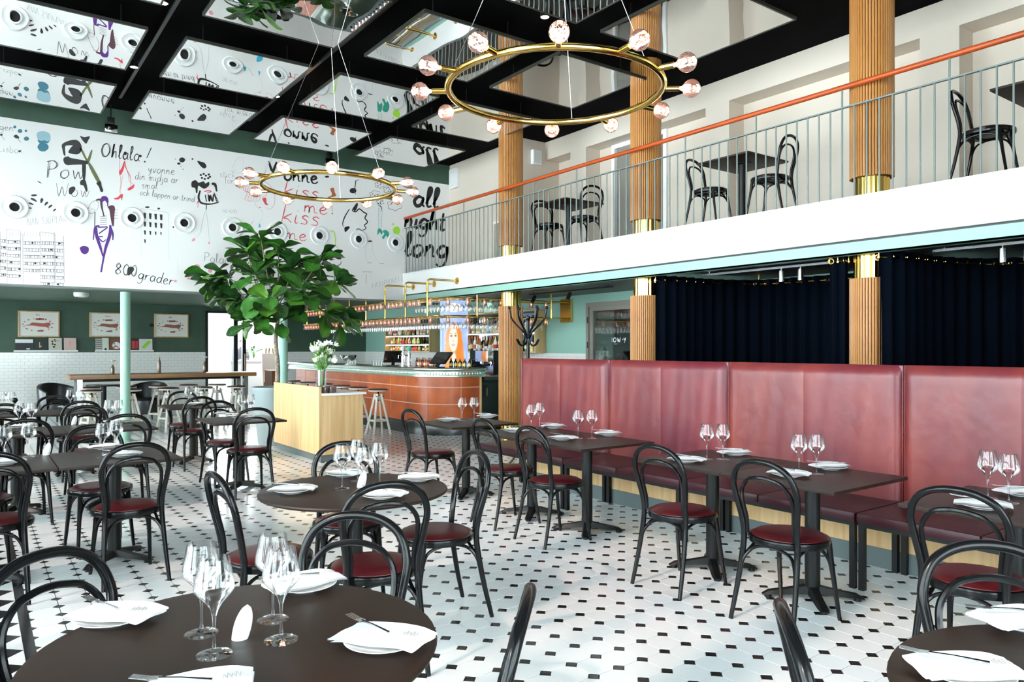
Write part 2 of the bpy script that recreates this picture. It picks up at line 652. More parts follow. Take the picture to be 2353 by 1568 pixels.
def brick_wall(parent, horiz, fixed, a0, a1, z0, z1, sgn, seen, n_parts):
    """running-bond wall tiles; sgn = direction the face looks"""
    tw, th, g, dp = 0.150, 0.070, 0.004, 0.009
    rows = int(round((z1 - z0) / th))
    cells = []
    for r_ in range(rows):
        off = (r_ % 2) * tw / 2
        u = a0 - off
        while u < a1:
            lo, hi = max(u, a0), min(u + tw, a1)
            if hi - lo > .02:
                cells.append((lo + g / 2, hi - g / 2, z0 + r_ * th + g / 2, z0 + (r_ + 1) * th - g / 2))
            u += tw
    bed = MB()
    if horiz:
        bed.box((a0, fixed, z0), (a1, fixed + sgn * .004, z1))
    else:
        bed.box((fixed, a0, z0), (fixed + sgn * .004, a1, z1))
    bed.build('tile_bed', 'wgrout', parent, flat=True)
    full = [c for c in cells if abs((c[1] - c[0]) - (tw - g)) < 1e-4 and seen(c)]
    full.sort(key=lambda c: -c[3])
    full = set(full[:n_parts])
    t = MB()
    if horiz:
        t.box((-tw / 2 + g / 2, 0, -th / 2 + g / 2), (tw / 2 - g / 2, sgn * dp, th / 2 - g / 2))
    else:
        t.box((0, -tw / 2 + g / 2, -th / 2 + g / 2), (sgn * dp, tw / 2 - g / 2, th / 2 - g / 2))
    me = t.mesh('wall_tile', 'walltile', flat=True)
    rest = MB()
    for c in cells:
        um, zm = (c[0] + c[1]) / 2, (c[2] + c[3]) / 2
        if c in full:
            obj('wall_tile', me, parent, (um, fixed, zm) if horiz else (fixed, um, zm))
        elif horiz:
            rest.box((c[0], fixed, c[2]), (c[1], fixed + sgn * dp, c[3]))
        else:
            rest.box((fixed, c[0], c[2]), (fixed + sgn * dp, c[1], c[3]))
    stuff(rest.build('wall_tiles_beyond', 'walltile', parent, flat=True))


brick_wall(wall_far, True, YN, -0.4, DX0, 0, ZT, -1, lambda c: 0.6 < c[0] < 4.6 and c[2] > .45, 260)
brick_wall(wall_far, True, YN, DX1, XE, 0, ZT, -1, lambda c: c[2] > 1.0, 40)

# ---- wall behind the bar, running on under the balcony
wall_e = struct(MB().box((XE, 10.05, 0), (XE + .2, YN, 2.7)).box((XE, 8.85, 2.32), (XE + .2, 10.05, 2.7))
                .box((XE, YB, 0), (XE + .2, 8.85, 2.7)).build('wall_east_lower', 'sage', flat=True))
brick_wall(wall_e, False, XE, 10.1, YN, 0, ZT, -1, lambda c: c[2] > 1.1, 150)

# glass door in that wall
dr = struct(MB().box((XE - .05, 10.02, 0), (XE + .06, 10.09, 2.32)).box((XE - .05, 8.83, 0), (XE + .06, 8.9, 2.32))
            .box((XE - .05, 8.9, 2.25), (XE + .06, 10.02, 2.32)).build('door_1', 'greydoor', flat=True))
MB().box((XE + .005, 8.9, .02), (XE + .014, 10.02, 2.25)).build('pane', 'pane', dr, flat=True)
MB().box((XE - .02, 9.93, .02), (XE + .03, 10.02, 2.25)).box((XE - .02, 8.9, .02), (XE + .03, 8.99, 2.25)) \
    .box((XE - .02, 8.99, 2.17), (XE + .03, 9.93, 2.25)).build('door_leaf_frame', 'greydoor', dr, flat=True)
for zz in (1.5, 1.95):
    MB().cyl((XE - .06, 10.03, zz), (XE - .06, 10.03, zz + .11), .012).build('hinge', 'frame_black', dr)
# room behind that door
bb = MB().box((XE + 1.6, 8.2, 0), (XE + 1.7, 10.6, 2.6)).box((XE + .2, 8.1, 0), (XE + 1.7, 8.2, 2.6)) \
    .box((XE + .2, 10.5, 0), (XE + 1.7, 10.6, 2.6)).box((XE + .2, 8.1, 2.5), (XE + 1.7, 10.6, 2.6))
struct(bb.build('wall_east_closet', mat('closet_brown', (0.05, 0.045, 0.03), .7), flat=True))
struct(MB().box((XE + .06, 9.5, 0), (XE + .09, 10.0, 2.2)).build('wall_east_partition', mat('pale_green_panel', (0.42, 0.55, 0.45), .5), flat=True))

# ---- balcony
bal = struct(MB().box((XF, YB, 2.56), (XF + .06, YM, 2.965)).build('balcony_fascia', 'white', flat=True))
struct(MB().box((XF + .06, YB, ZS + .02), (8.95, 13.2, ZB)).build('balcony_slab', 'soffit', flat=True))
struct(MB().box((8.95, YB, ZS + .02), (XE + .1, 13.2, 2.56)).build('ceiling_under_balcony', 'soffit', flat=True))
struct(MB().box((XF + .03, YB, 2.42), (XF + .055, YM, 2.54)).box((XF + .03, YB, 2.42), (XF + .13, YM, 2.435)).build('trim_2', 'sage', flat=True))
struct(MB().box((XF - .01, YB, 2.962), (XF + .10, YM, 2.985)).build('trim_3', mat('trim_white', (.75, .76, .74), .5), flat=True))
# upper walls
we = struct(MB().box((8.9, YB, ZB), (9.1, 8.0, ZC)).box((8.9, 9.2, ZB), (9.1, 10.67, ZC)).box((8.9, 8.0, 4.92), (9.1, 9.2, ZC))
            .build('wall_east_upper', 'beige', flat=True))
struct(MB().box((8.05, 10.67, ZB), (9.1, 10.87, ZC)).build('wall_north_balcony', 'beige', flat=True))
wr = struct(MB().box((8.05, 10.87, ZB), (8.25, YM + .1, ZC)).build('wall_east_recess', 'beige', flat=True))
struct(MB().box((8.57, YB, 4.97), (8.9, 10.67, ZC)).build('trim_4', 'beige', flat=True))
for k, y in enumerate((0.9, 3.57, 6.56, 9.55)):
    struct(MB().box((8.57, y, ZB), (8.9, y + .41, 4.97)).build('trim_%d' % (5 + k), 'beige', flat=True))
d2 = struct(MB().box((8.93, 8.02, ZB), (8.97, 9.18, 4.9)).build('door_2', 'greydoor', flat=True))
MB().box((8.86, 9.15, ZB), (8.94, 9.22, 4.97)).box((8.86, 7.98, ZB), (8.94, 8.05, 4.97)).box((8.86, 8.05, 4.9), (8.94, 9.15, 4.97)).build('door_frame', 'white', d2, flat=True)
MB().cyl((8.93, 8.2, 4.0), (8.87, 8.2, 4.0), .012).cyl((8.87, 8.2, 4.0), (8.87, 8.33, 4.0), .01).build('door_handle', 'steel', d2)
MB().cyl((8.93, 8.2, 4.14), (8.91, 8.2, 4.14), .025).build('lock', 'steel', d2)
# low grey opening in the recess wall
w9 = struct(MB().box((8.035, 10.95, ZB + .12), (8.05, 11.55, 3.86)).build('window_90', mat('grey_panel', (.30, .29, .25), .6), flat=True))
MB().box((8.0, 10.93, ZB + .08), (8.05, 11.57, ZB + .13)).box((8.02, 10.93, 3.86), (8.05, 11.57, 3.9)).build('window_sill', 'white', w9, flat=True)
for loc, hz in (((8.05, 12.95, 4.98), False), ((8.33, 10.67, 4.98), True)):
    q = thing('wall_speaker', 'flat white square loudspeaker on the balcony %s wall' % ('end' if hz else 'side'), 'speaker', loc)
    a = MB()
    if hz:
        a.box((-.1, -.08, -.13), (.1, 0, .13), bev=.012)
    else:
        a.box((-.08, -.15, -.2), (0, .15, .2), bev=.012)
    a.build('speaker_case', 'white', q)
    a = MB()
    if hz:
        a.box((-.085, -.084, -.115), (.085, -.078, .115))
    else:
        a.box((-.084, -.13, -.18), (-.078, .13, .18))
    a.build('speaker_grille', mat('speaker_cloth', (.72, .72, .70), .8), q, flat=True)

# ================================================================ things fixed to the hall
# ---- oak-clad columns with brass collars
NS, RC = 46, 0.197
sw = 2 * math.pi * RC / NS


def slat_mesh(h):
    a = sw * 0.415
    prof = [(-a, -.02), (a, -.02), (a, 0.0), (a * .6, .007), (-a * .6, .007), (-a, 0.0)]
    mb = MB()
    mb.prism([(RC + p[1], p[0]) for p in prof], 0, h)
    return mb.mesh('slat', 'oak', flat=True)


ZL0, ZL1, ZU0, ZU1 = 0.23, 2.19, 3.19, ZC
me_lo, me_up = slat_mesh(ZL1 - ZL0), slat_mesh(ZU1 - ZU0)
col_lab = {9.94: 'oak slatted column with brass collars beside the bar end', 6.89: 'oak slatted column with brass collars behind the coat stand side of the navy curtain',
           3.83: 'oak slatted column with brass collars between the two navy curtains'}
for y, lab in col_lab.items():
    c = thing('oak_column', lab, 'column', (7.25, y, 0))
    MB().lathe([(.182, 0.23), (.182, ZL1 - .002)], 40, cap=True).build('core', 'oakcore', c)
    MB().lathe([(.182, ZU0), (.182, ZC)], 40, cap=True).build('core', 'oakcore', c)
    for z0, z1 in ((0, .232), (2.185, 2.478), (ZB, 3.195)):
        rr = .162 if z0 > 2 else .17
        fl = MB()
        prof = []
        for k in range(48):
            a = 2 * math.pi * k / 48
            q = rr + (.004 if k % 2 else 0)
            prof.append((q * math.cos(a), q * math.sin(a)))
        fl.prism(prof, z0, z1)
        fl.build('brass_collar', 'brass', c, flat=True)
    for k in range(NS):
        a = 2 * math.pi * k / NS
        for me, z in ((me_lo, ZL0), (me_up, ZU0)):
            obj('slat', me, c, (0, 0, z), a)

# ---- sage columns under the mural
for x, lab in ((2.0, 'slim sage green pillar beside the long wooden table'), (4.57, 'slim sage green pillar behind the fig tree'), (-.6, 'slim sage green pillar near the window wall')):
    c = thing('steel_pillar', lab, 'pillar', (x, YM + .06, 0))
    MB().cyl((0, 0, .02), (0, 0, 2.4), .074, n=24).build('shaft', 'sage', c)
    MB().cyl((0, 0, 0), (0, 0, .02), .11, n=24).build('base_plate', 'sage', c)

# ---- balcony railing
rl = thing('balcony_railing', 'grey steel baluster railing with orange wooden handrail on the balcony', 'railing', (XF + .035, 0, 2.985))
MB().cyl((0, YB + .1, 1.105), (0, YM - .01, 1.105), .027, n=12).build('handrail', 'rail', rl)
MB().box((-.016, YB + .1, .895), (.016, YM - .01, .908)).build('mid_rail', 'baluster', rl, flat=True)
me_b = MB().cyl((0, 0, 0), (0, 0, .9), .0085, n=8).mesh('baluster', 'baluster')
me_p = MB().cyl((0, 0, 0), (0, 0, 1.085), .0095, n=8).mesh('post', 'baluster')
k, y = 0, 13.12
while y > -2.2:
    obj('post' if k % 8 == 1 else 'baluster', me_p if k % 8 == 1 else me_b, rl, (0, y, 0))
    k += 1
    y -= .125

# ---- mirrored ceiling panels
me_mir = MB().box((-.715, -.715, 0), (.715, .715, .012)).mesh('mirror', 'mirror', flat=True)
fr = MB()
for s in (-1, 1):
    fr.box((s * .715, -.735, -.004), (s * .735, .735, .03)).box((-.715, s * .715, -.004), (.715, s * .735, .03))
me_mf = fr.mesh('frame', mat('mirror_frame', (.02, .02, .015), .4), flat=True)
me_rod = MB().cyl((0, 0, .012), (0, 0, .3), .008, n=6).mesh('hanger_rod', 'frame_black')
for yc in (11.815, 9.645, 7.465, 5.295, 3.12):
    for xc in (.835, 2.695, 4.535, 6.36):
        p = thing('ceiling_mirror', 'square ceiling mirror, %s row from the mural, %s' % (('first', 'second', 'third', 'fourth', 'fifth')[int((12 - yc) / 2.15)], {.835: 'above the floor border', 2.695: 'second from the windows', 4.535: 'third from the windows', 6.36: 'beside the balcony'}[xc]), 'mirror', (xc, yc, 5.0), 0, 'mirror panels under the ceiling')
        obj('mirror', me_mir, p)
        obj('frame', me_mf, p)
        for a in (-.5, .5):
            for c_ in (-.5, .5):
                obj('hanger_rod', me_rod, p, (a, c_, 0))

# ---- ring chandeliers
def chandelier(px, py, d, z, rad_, lab):
    c0 = at_depth(px, py, d)
    R0 = rad_
    c = thing('ring_chandelier', lab, 'chandelier', (c0.x, c0.y, z))
    ring = [(R0 * math.cos(2 * math.pi * k / 72), R0 * math.sin(2 * math.pi * k / 72), 0) for k in range(72)]
    MB().tube(ring, .026, 12, closed=True).build('ring', 'brass', c)
    a0 = math.atan2(-c0.y, -c0.x) + R(1.5)
    hold = MB().cyl((R0 + .02, 0, 0), (R0 + .125, 0, 0), .021, n=14).mesh('lamp_holder', 'brass')
    prof = [(.014, 0), (.016, .022), (.028, .035)]
    rb = .066
    for i in range(1, 15):
        a = R(22) + (math.pi - R(22)) * i / 14
        prof.append((max(rb * math.sin(a), .001), .035 + rb * (math.cos(R(22)) - math.cos(a))))
    g = MB().lathe(prof, 20)
    g.xform(Matrix.Translation((R0 + .12, 0, 0)) @ Matrix.Rotation(R(90), 4, 'Y'))
    bulb = g.mesh('bulb', 'bulbglass')
    fl = MB()
    pts = []
    for i in range(13):
        a = 2 * math.pi * i / 12
        pts.append((R0 + .185 + (.022 if i % 2 else -.022), .026 * math.cos(a), .026 * math.sin(a)))
    fl.tube(pts, .0026, 6)
    fl.cyl((R0 + .12, 0, 0), (R0 + .165, 0, 0), .007, n=8)
    fil = fl.mesh('filament', 'filament')
    for k in range(12):
        a = a0 + 2 * math.pi * k / 12
        h = obj('lamp_holder', hold, c, (0, 0, 0), a)
        b_ = obj('bulb', bulb, c, (0, 0, 0), a)
        obj('filament', fil, b_)
    for a in (a0 + R(48), a0 + R(168), a0 + R(288)):
        MB().cyl((R0 * math.cos(a), R0 * math.sin(a), .02), (0.02 * math.cos(a), .02 * math.sin(a), ZC - z - .03), .0028, n=6).build('cable', 'steel', c)
    MB().cyl((0, 0, ZC - z - .045), (0, 0, ZC - z), .05, n=16).build('ceiling_rose', 'frame_black', c)


chandelier(1275, 187, 5.48, 3.415, .79, 'brass ring chandelier with clear globe bulbs hung over the round tables')
chandelier(757, 430, 8.55, 3.36, .755, 'brass ring chandelier with globe bulbs hung before the scribbled mural')

# ---- small spotlights between the mirror panels
sp_lab = 'small glowing ceiling spot beside a mirror panel'
for px, py, z in ((308, 155, 5.03), (375, 8, 5.03), (635, 222, 5.03), (1252, 40, 5.05), (716, 232, 5.06)):
    p = on_z(px, py, z)
    s = thing('ceiling_spot', sp_lab, 'spotlight', p, 0, 'spots between the mirror panels')
    MB().lathe([(.02, .10), (.045, .09), (.052, 0), (.046, 0)], 16).build('can', 'frame_black', s)
    MB().lathe([(.001, .004), (.044, .004)], 16).build('lamp_face', 'spotglow', s)
    MB().cyl((0, 0, .09), (0, 0, ZC - p.z), .01, n=8).build('stem', 'frame_black', s)
for x in (1.77, 3.63):
    s = thing('ceiling_track', 'black lighting track between mirror rows over the %s' % ('floor border' if x < 2 else 'chandeliers'), 'track', (x, 8, 5.18))
    MB().box((-.02, -4, 0), (.02, 4.2, .03)).build('rail', 'frame_black', s, flat=True)
    for y in (-3, 0, 3):
        MB().cyl((0, y, .03), (0, y, .12), .008, n=6).build('stem', 'frame_black', s)

# ---- emergency lamps hanging in front of the green band
for px, py, w in ((255, 295, 'above the seated figure drawing'), (757, 372, 'above the scribbled name in the mural')):
    p = on_y(px, py, YM - .22)
    s = thing('flood_lamp', 'small chrome flood lamp on a stem ' + w, 'lamp', p)
    MB().box((-.09, -.04, -.055), (.09, .04, .055), bev=.02).build('lamp_body', 'chrome', s)
    MB().box((-.05, -.03, .06), (.05, .03, .17), bev=.008).build('driver_box', 'frame_black', s)
    MB().cyl((0, 0, .05), (0, 0, .065), .012).cyl((0, 0, .17), (0, 0, ZC - p.z), .01, n=8).build('stem', 'frame_black', s)

# ---- round nozzles in the mural
noz = thing('air_nozzle', 'round white air nozzle with a black throat in the mural wall', 'air nozzle', (0, 0, 0), 0, 'nozzles in a row along the mural')
a = MB().lathe([(.178, 0.0), (.178, .012), (.165, .022), (.12, .012), (.098, .016), (.088, .030), (.070, .032), (.062, .008)], 36)
a.xform(Matrix.Rotation(R(90), 4, 'X'))
a.build('bezel', 'china', noz)
a = MB().lathe([(.001, .010), (.066, .010)], 24)
a.xform(Matrix.Rotation(R(90), 4, 'X'))
a.build('throat', 'darkvoid', noz)
mk = Maker(noz)
ORD = ('first', 'second', 'third', 'fourth', 'fifth', 'sixth', 'seventh', 'eighth', 'ninth')
for k in range(9):
    mk((.52 + k * .784, YM, 3.59), 0, 'round white air nozzle with black throat, %s from the balcony' % ORD[8 - k], 'nozzles in a row along the mural')

# ---- round speaker under the mezzanine
s = thing('dome_speaker', 'round white dome speaker on the green soffit', 'speaker', on_z(187, 673, 2.54))
MB().lathe([(.13, 0), (.13, -.05), (.115, -.075)], 24).build('ring', 'china', s)
MB().lathe([(.001, -.085), (.06, -.083), (.115, -.072)], 24).build('grille', mat('speaker_cloth'), s)

# ---- banquette
NMOD = 5
PLY = [6.66, 5.25, 3.85, 2.44, 1.03, -.38]
leat = []
for k, (c1, c2) in enumerate((((.175, .024, .022), (.105, .012, .019)), ((.185, .029, .023), (.11, .014, .020)), ((.160, .021, .024), (.10, .011, .020)), ((.195, .033, .024), (.115, .014, .018)))):
    m = mat('wine_leather_%d' % k, c1, .36, spec=.45, var=.3, vscale=2.6, col2=c2, bump=.45, bscale=7, stretch=(1, 1, .7))
    leat.append(m)
seatm = mat('dark_wine_leather', (.034, .004, .009), .33, spec=.3, var=.2, vscale=3, bump=.15, bscale=14)
XS0, XS1 = 4.42, 4.98


def puff(y0, y1, z0, z1, x, th, seed, lo=True):
    """upholstered panel facing -x with soft edge and wrinkles"""
    rr = random.Random(seed)
    nu, nv = 26, 22
    v, f = [], []
    ph = [(rr.uniform(0, 6), rr.uniform(.6, 1.6), rr.uniform(.3, 1)) for _ in range(6)]
    for i in range(nu + 1):
        for j in range(nv + 1):
            u, w = i / nu, j / nv
            e = (u if lo else 1 - u) * (y1 - y0)
            e2 = (1 - u if lo else u) * (y1 - y0)
            t = min(1 - w, 1) * (z1 - z0)
            q = min(1, e / .05) ** .5 * min(1, t / .05) ** .5 * (.94 + .06 * min(1, e2 / .012))
            wr_ = sum(.0009 * c * math.sin(p + 24 * b * u + 6 * w * c) for p, b, c in ph) * max(0, math.sin(math.pi * w)) * (1 if rr else 0)
            v.append((x - th * q - wr_ * q, y0 + (y1 - y0) * u, z0 + (z1 - z0) * w))
    m_ = nv + 1
    for i in range(nu):
        for j in range(nv):
            f.append((i * m_ + j, i * m_ + j + 1, (i + 1) * m_ + j + 1, (i + 1) * m_ + j))
    return MB().add(v, f)


bn_lab = ['banquette section in wine leather at the bar end', 'banquette section in wine leather, second from the bar', 'banquette section in wine leather, third from the bar',
          'banquette section in wine leather, fourth from the bar', 'banquette section in wine leather, fifth from the bar']
for k in range(NMOD):
    y1, y0 = PLY[k], PLY[k + 1]
    bq = thing('banquette', bn_lab[k], 'banquette', (XS1, (y0 + y1) / 2, 0))
    off = Matrix.Translation((-XS1, -(y0 + y1) / 2, 0))
    ym = (y0 + y1) / 2
    for q, (a, c_) in enumerate(((y0 + .003, ym), (ym, y1 - .003))):
        puff(a, c_, .44, 1.385, 5.03, .055, k * 2 + q, q == 0).xform(off).build('back_cushion', leat[(k * 2 + q * 3) % 4], bq, angle=80)
        MB().box((XS0, a, .418), (XS1 + .03, c_, .478), bev=.022).xform(off).build('seat_cushion', seatm, bq)
    MB().box((5.025, y0 + .002, .02), (5.09, y1 - .002, 1.38), bev=.004).xform(off).build('back_board', leat[k % 4], bq)
    MB().box((5.012, y0, .135), (5.026, y1, .42)).xform(off).build('wood_panel', 'oaklight', bq, flat=True)
    MB().box((5.008, y0, 0.0), (5.026, y1, .135)).xform(off).build('plinth', 'greyplinth', bq, flat=True)
    MB().box((XS0 + .015, y0 + .012, .392), (XS0 + .05, y1 - .012, .42)).box((4.965, y0 + .012, .392), (5.0, y1 - .012, .42)) \
        .box((XS0 + .05, y0 + .012, .392), (4.965, y0 + .047, .42)).box((XS0 + .05, y1 - .047, .392), (4.965, y1 - .012, .42)).xform(off).build('seat_frame', 'iron', bq, flat=True)
    for x in (XS0 + .015, 4.965):
        for y in (y0 + .012, y1 - .047):
            MB().box((x, y, 0), (x + .035, y + .035, .392)).xform(off).build('leg', 'iron', bq, flat=True)
    if k == 0:
        MB().box((5.0, y1 - .01, .02), (5.09, y1 + .015, 1.38), bev=.01).xform(off).build('end_panel', leat[0], bq)

# ---- navy curtains forming booths behind the banquette
def curtain(path, z0, z1, lab, amp=.05, wl=.17):
    P = cr([(*p, 0) for p in path], 24)
    # resample
    L = [0]
    for i in range(1, len(P)):
        L.append(L[-1] + (P[i] - P[i - 1]).length)
    v, f, n = [], [], int(L[-1] / .02)
    rings = []
    j = 0
    for i in range(n + 1):
        s = L[-1] * i / n
        while j < len(L) - 2 and L[j + 1] < s:
            j += 1
        t = (s - L[j]) / max(1e-6, L[j + 1] - L[j])
        p = P[j].lerp(P[j + 1], t)
        d = (P[j + 1] - P[j]).normalized()
        nr = Vector((-d.y, d.x, 0))
        o = amp * (.75 + .25 * math.sin(3.7 * s)) * math.sin(2 * math.pi * s / wl + .5 * math.sin(2.9 * s)) + .012 * math.sin(2.1 * s)
        for q, z in enumerate((z0, (z0 + z1) / 2, z1)):
            w = p + nr * o * (1.15 if q == 0 else .9 if q == 2 else 1)
            v.append((w.x, w.y, z))
    for i in range(n):
        for q in range(2):
            f.append((i * 3 + q, (i + 1) * 3 + q, (i + 1) * 3 + q + 1, i * 3 + q + 1))
    c = thing('curtain', lab, 'curtain', (P[0].x, P[0].y, 0))
    off = Matrix.Translation((-P[0].x, -P[0].y, 0))
    MB().add(v, f).xform(off).build('fabric', 'navy', c, angle=80)
    MB().tube([(p.x, p.y, z1 - .06) for p in P], .011, 8).xform(off).build('curtain_rod', 'brass', c)
    s = wl * .25
    j = 0
    tor = [(.026 * math.cos(2 * math.pi * k / 14), 0, .026 * math.sin(2 * math.pi * k / 14)) for k in range(14)]
    me = MB().tube(tor, .006, 6, closed=True).mesh('eyelet', 'brass')
    nn = 0
    while s < L[-1]:
        while j < len(L) - 2 and L[j + 1] < s:
            j += 1
        p = P[j]
        d = (P[j + 1] - P[j]).normalized()
        nr = Vector((-d.y, d.x, 0))
        w = p + nr * (amp * .9 * math.sin(2 * math.pi * s / wl) * 1.15)
        obj('eyelet', me, c, (w.x - P[0].x, w.y - P[0].y, z1 - .06), math.atan2(d.y, d.x) + (.9 if nn % 2 else -.9))
        s += wl / 2
        nn += 1
    for p in (P[0], P[len(P) // 2], P[-1]):
        MB().cyl((p.x, p.y, z1 - .06), (p.x, p.y, ZS + .02), .008, n=8).cyl((p.x, p.y, z1 - .06), (p.x, p.y, z1 - .075), .016, n=10).xform(off).build('bracket', 'brass', c)


curtain([(7.16, 6.63), (7.5, 6.55), (8.2, 6.5), (8.75, 6.2), (8.9, 5.4), (8.9, 4.6), (8.75, 4.1)], .02, 2.44, 'navy curtain drawn round the booth between two columns')
curtain([(7.12, 4.2), (7.1, 4.1), (7.16, 4.02)], .02, 2.44, 'narrow bunch of navy curtain gathered beside the column', .05, .09)
curtain([(7.06, 3.66), (7.35, 3.57), (8.1, 3.5), (8.7, 3.2), (8.88, 2.4), (8.88, 1.2), (8.7, .6)], .02, 2.44, 'navy curtain drawn round the booth at the banquette far end')

# spotlights on tracks under the balcony
def track(y0, y1, x, heads, lab, m='frame_black'):
    t = thing('spot_track', lab, 'track light', (x, y0, ZS + .02))
    MB().box((-.018, 0, -.045), (.018, y1 - y0, -.02)).build('rail', m, t, flat=True)
    for y in (.1, y1 - y0 - .1):
        MB().cyl((0, y, -.02), (0, y, 0), .008, n=6).build('stem', m, t)
    for y, tilt in heads:
        h = MB().cyl((0, y, -.045), (0, y, -.09), .01, n=8)
        h.build('arm', m, t)
        dv = Vector((-math.sin(tilt), 0, -math.cos(tilt)))
        p = Vector((0, y, -.07))
        MB().tube([p, p + dv * .13], [.034, .034], 14).build('lamp_head', 'steel' if m == 'steel' else m, t)


track(8.3, 10.4, 8.0, ((1.0, .5), (1.95, .5)), 'black track with spot heads near the glass door')
track(4.4, 6.3, 7.7, ((.5, 0), (.75, 0)), 'steel track with spot heads in the booth between columns', 'steel')
track(1.3, 3.4, 7.6, ((1.3, 0), (1.5, 0)), 'steel track with spot heads in the far booth', 'steel')

# ---- coat stand
cs = thing('coat_stand', 'black bentwood coat stand with curved hooks behind the banquette end', 'coat stand', (5.68, 7.42, 0))
MB().cyl((0, 0, .03), (0, 0, 1.86), .022, n=14).build('pole', 'chair', cs)
MB().lathe([(.001, 1.92), (.03, 1.90), (.034, 1.87), (.02, 1.84)], 14).build('finial', 'chair', cs)
for k in range(6):
    a = R(20 + 60 * k)
    c_, s_ = math.cos(a), math.sin(a)
    p = cr([(.022, 1.62), (.05, 1.70), (.14, 1.79), (.215, 1.88), (.235, 2.0)], 5) if False else cr([(.022, 0, 1.62), (.055, 0, 1.70), (.14, 0, 1.79), (.21, 0, 1.88), (.235, 0, 2.0)], 5)
    q = MB().tube([(w.x * c_, w.x * s_, w.z) for w in p], .0115, 8).sphere((.235 * c_, .235 * s_, 2.01), .02, 8)
    q.build('upper_hook', 'chair', cs)
for k in range(4):
    a = R(5 + 90 * k)
    c_, s_ = math.cos(a), math.sin(a)
    p = cr([(.022, 0, 1.62), (.04, 0, 1.56), (.09, 0, 1.53), (.15, 0, 1.55), (.19, 0, 1.61)], 5)
    MB().tube([(w.x * c_, w.x * s_, w.z) for w in p], .0115, 8).build('lower_hook', 'chair', cs)
for k in range(4):
    a = R(50 + 90 * k)
    c_, s_ = math.cos(a), math.sin(a)
    p = cr([(.02, 0, .5), (.05, 0, .35), (.12, 0, .2), (.2, 0, .08), (.27, 0, .012)], 5)
    MB().tube([(w.x * c_, w.x * s_, w.z) for w in p], .013, 8).build('foot', 'chair', cs)

# ================================================================ chairs and tables
def make_chair():
    t = thing('bentwood_chair', 'black bentwood chair', 'chair')
    half = [(.19, -.262, 0), (.178, -.215, .2), (.166, -.178, .42), (.168, -.185, .54), (.188, -.212, .67), (.193, -.232, .755),
            (.16, -.252, .835), (.09, -.265, .88), (0, -.27, .893)]
    pts = cr(half + [(-x, y, z) for x, y, z in half[-2::-1]], 6)
    rad = [.012 + .0045 * min(1, p.z / .35) for p in pts]
    MB().tube(pts, rad, 10).build('back_hoop', 'chair', t)
    h2 = [(.146, -.172, .475), (.146, -.18, .56), (.157, -.2, .655), (.148, -.216, .725), (.105, -.230, .778), (.05, -.238, .797), (0, -.24, .802)]
    MB().tube(cr(h2 + [(-x, y, z) for x, y, z in h2[-2::-1]], 5), .0115, 8).build('inner_hoop', 'chair', t)
    MB().lathe([(.195, .425), (.214, .428), (.218, .445), (.214, .462), (.19, .466)], 32, sy=1.0).build('seat_frame', 'chair', t)
    MB().lathe([(.2, .455), (.197, .468), (.18, .479), (.12, .486), (.06, .488), (.001, .489)], 32).build('seat_pad', 'pad', t)
    MB().lathe([(.001, .424), (.2, .424)], 24).build('seat_underside', 'chair', t)
    for s in (-1, 1):
        MB().tube(cr([(s * .155, .135, .44), (s * .165, .155, .28), (s * .183, .2, 0)], 4), [.0175, .0115], 8).build('leg', 'chair', t)

    def legp(kx, ky, z):
        if ky > 0:
            u = 1 - z / .44
            return Vector((kx * (.155 + .028 * u), .135 + .065 * u, z))
        u = 1 - z / .42
        return Vector((kx * (.166 + .024 * u), -(.178 + .084 * u), z))
    for a, b in (((-1, 1), (1, 1)), ((-1, -1), (1, -1)), ((-1, -1), (-1, 1)), ((1, -1), (1, 1))):
        A, B = legp(*a, .25), legp(*b, .25)
        A2, B2 = legp(*a, .33), legp(*b, .33)
        mid = (A + B) / 2
        inn = Vector((mid.x * .86, mid.y * .86, 0)) - Vector((mid.x, mid.y, 0))
        pts = [A * .97 + Vector((0, 0, .25 * .03)), A2.lerp(B2, .04) + inn * .2]
        for tt, z in ((.14, .385), (.3, .412), (.5, .42), (.7, .412), (.86, .385)):
            p = A2.lerp(B2, tt) + inn
            pts.append(Vector((p.x, p.y, z)))
        pts += [B2.lerp(A2, .04) + inn * .2, B * .97 + Vector((0, 0, .25 * .03))]
        MB().tube(cr(pts, 4), .0092, 7).build('brace', 'chair', t)
    return Maker(t)


def sq_top(w, d, h=.74):
    return MB().box((-w / 2, -d / 2, h - .02), (w / 2, d / 2, h), bev=.003)


def table_base(t, arm=.29, h=.72):
    MB().cyl((0, 0, .045), (0, 0, h), .044, n=20).build('column', 'iron', t)
    MB().cyl((0, 0, h - .012), (0, 0, h), .13, n=4).build('mount_plate', 'iron', t)
    a = MB()
    prof = [(.02, .038, .085), (.14, .034, .06), (arm - .04, .032, .042), (arm, .022, .02)]
    v, f = [], []
    for x, w, z in prof:
        v += [(x, -w, z * .35 + .008), (x, w, z * .35 + .008), (x, w * .6, z), (x, -w * .6, z)]
    for i in range(3):
        for k in range(4):
            f.append((i * 4 + k, i * 4 + (k + 1) % 4, i * 4 + 4 + (k + 1) % 4, i * 4 + 4 + k))
    f += [(3, 2, 1, 0), (12, 13, 14, 15)]
    a.add(v, f)
    a.cyl((arm - .035, 0, 0), (arm - .035, 0, .022), .022, n=12)
    me = a.mesh('base_arm', 'iron')
    for k in range(4):
        obj('base_arm', me, t, (0, 0, 0), R(45 + 90 * k))


def make_sq(w, d):
    t = thing('square_table', 'square table', 'table')
    sq_top(w, d).build('tabletop', 'top', t)
    table_base(t)
    return Maker(t)


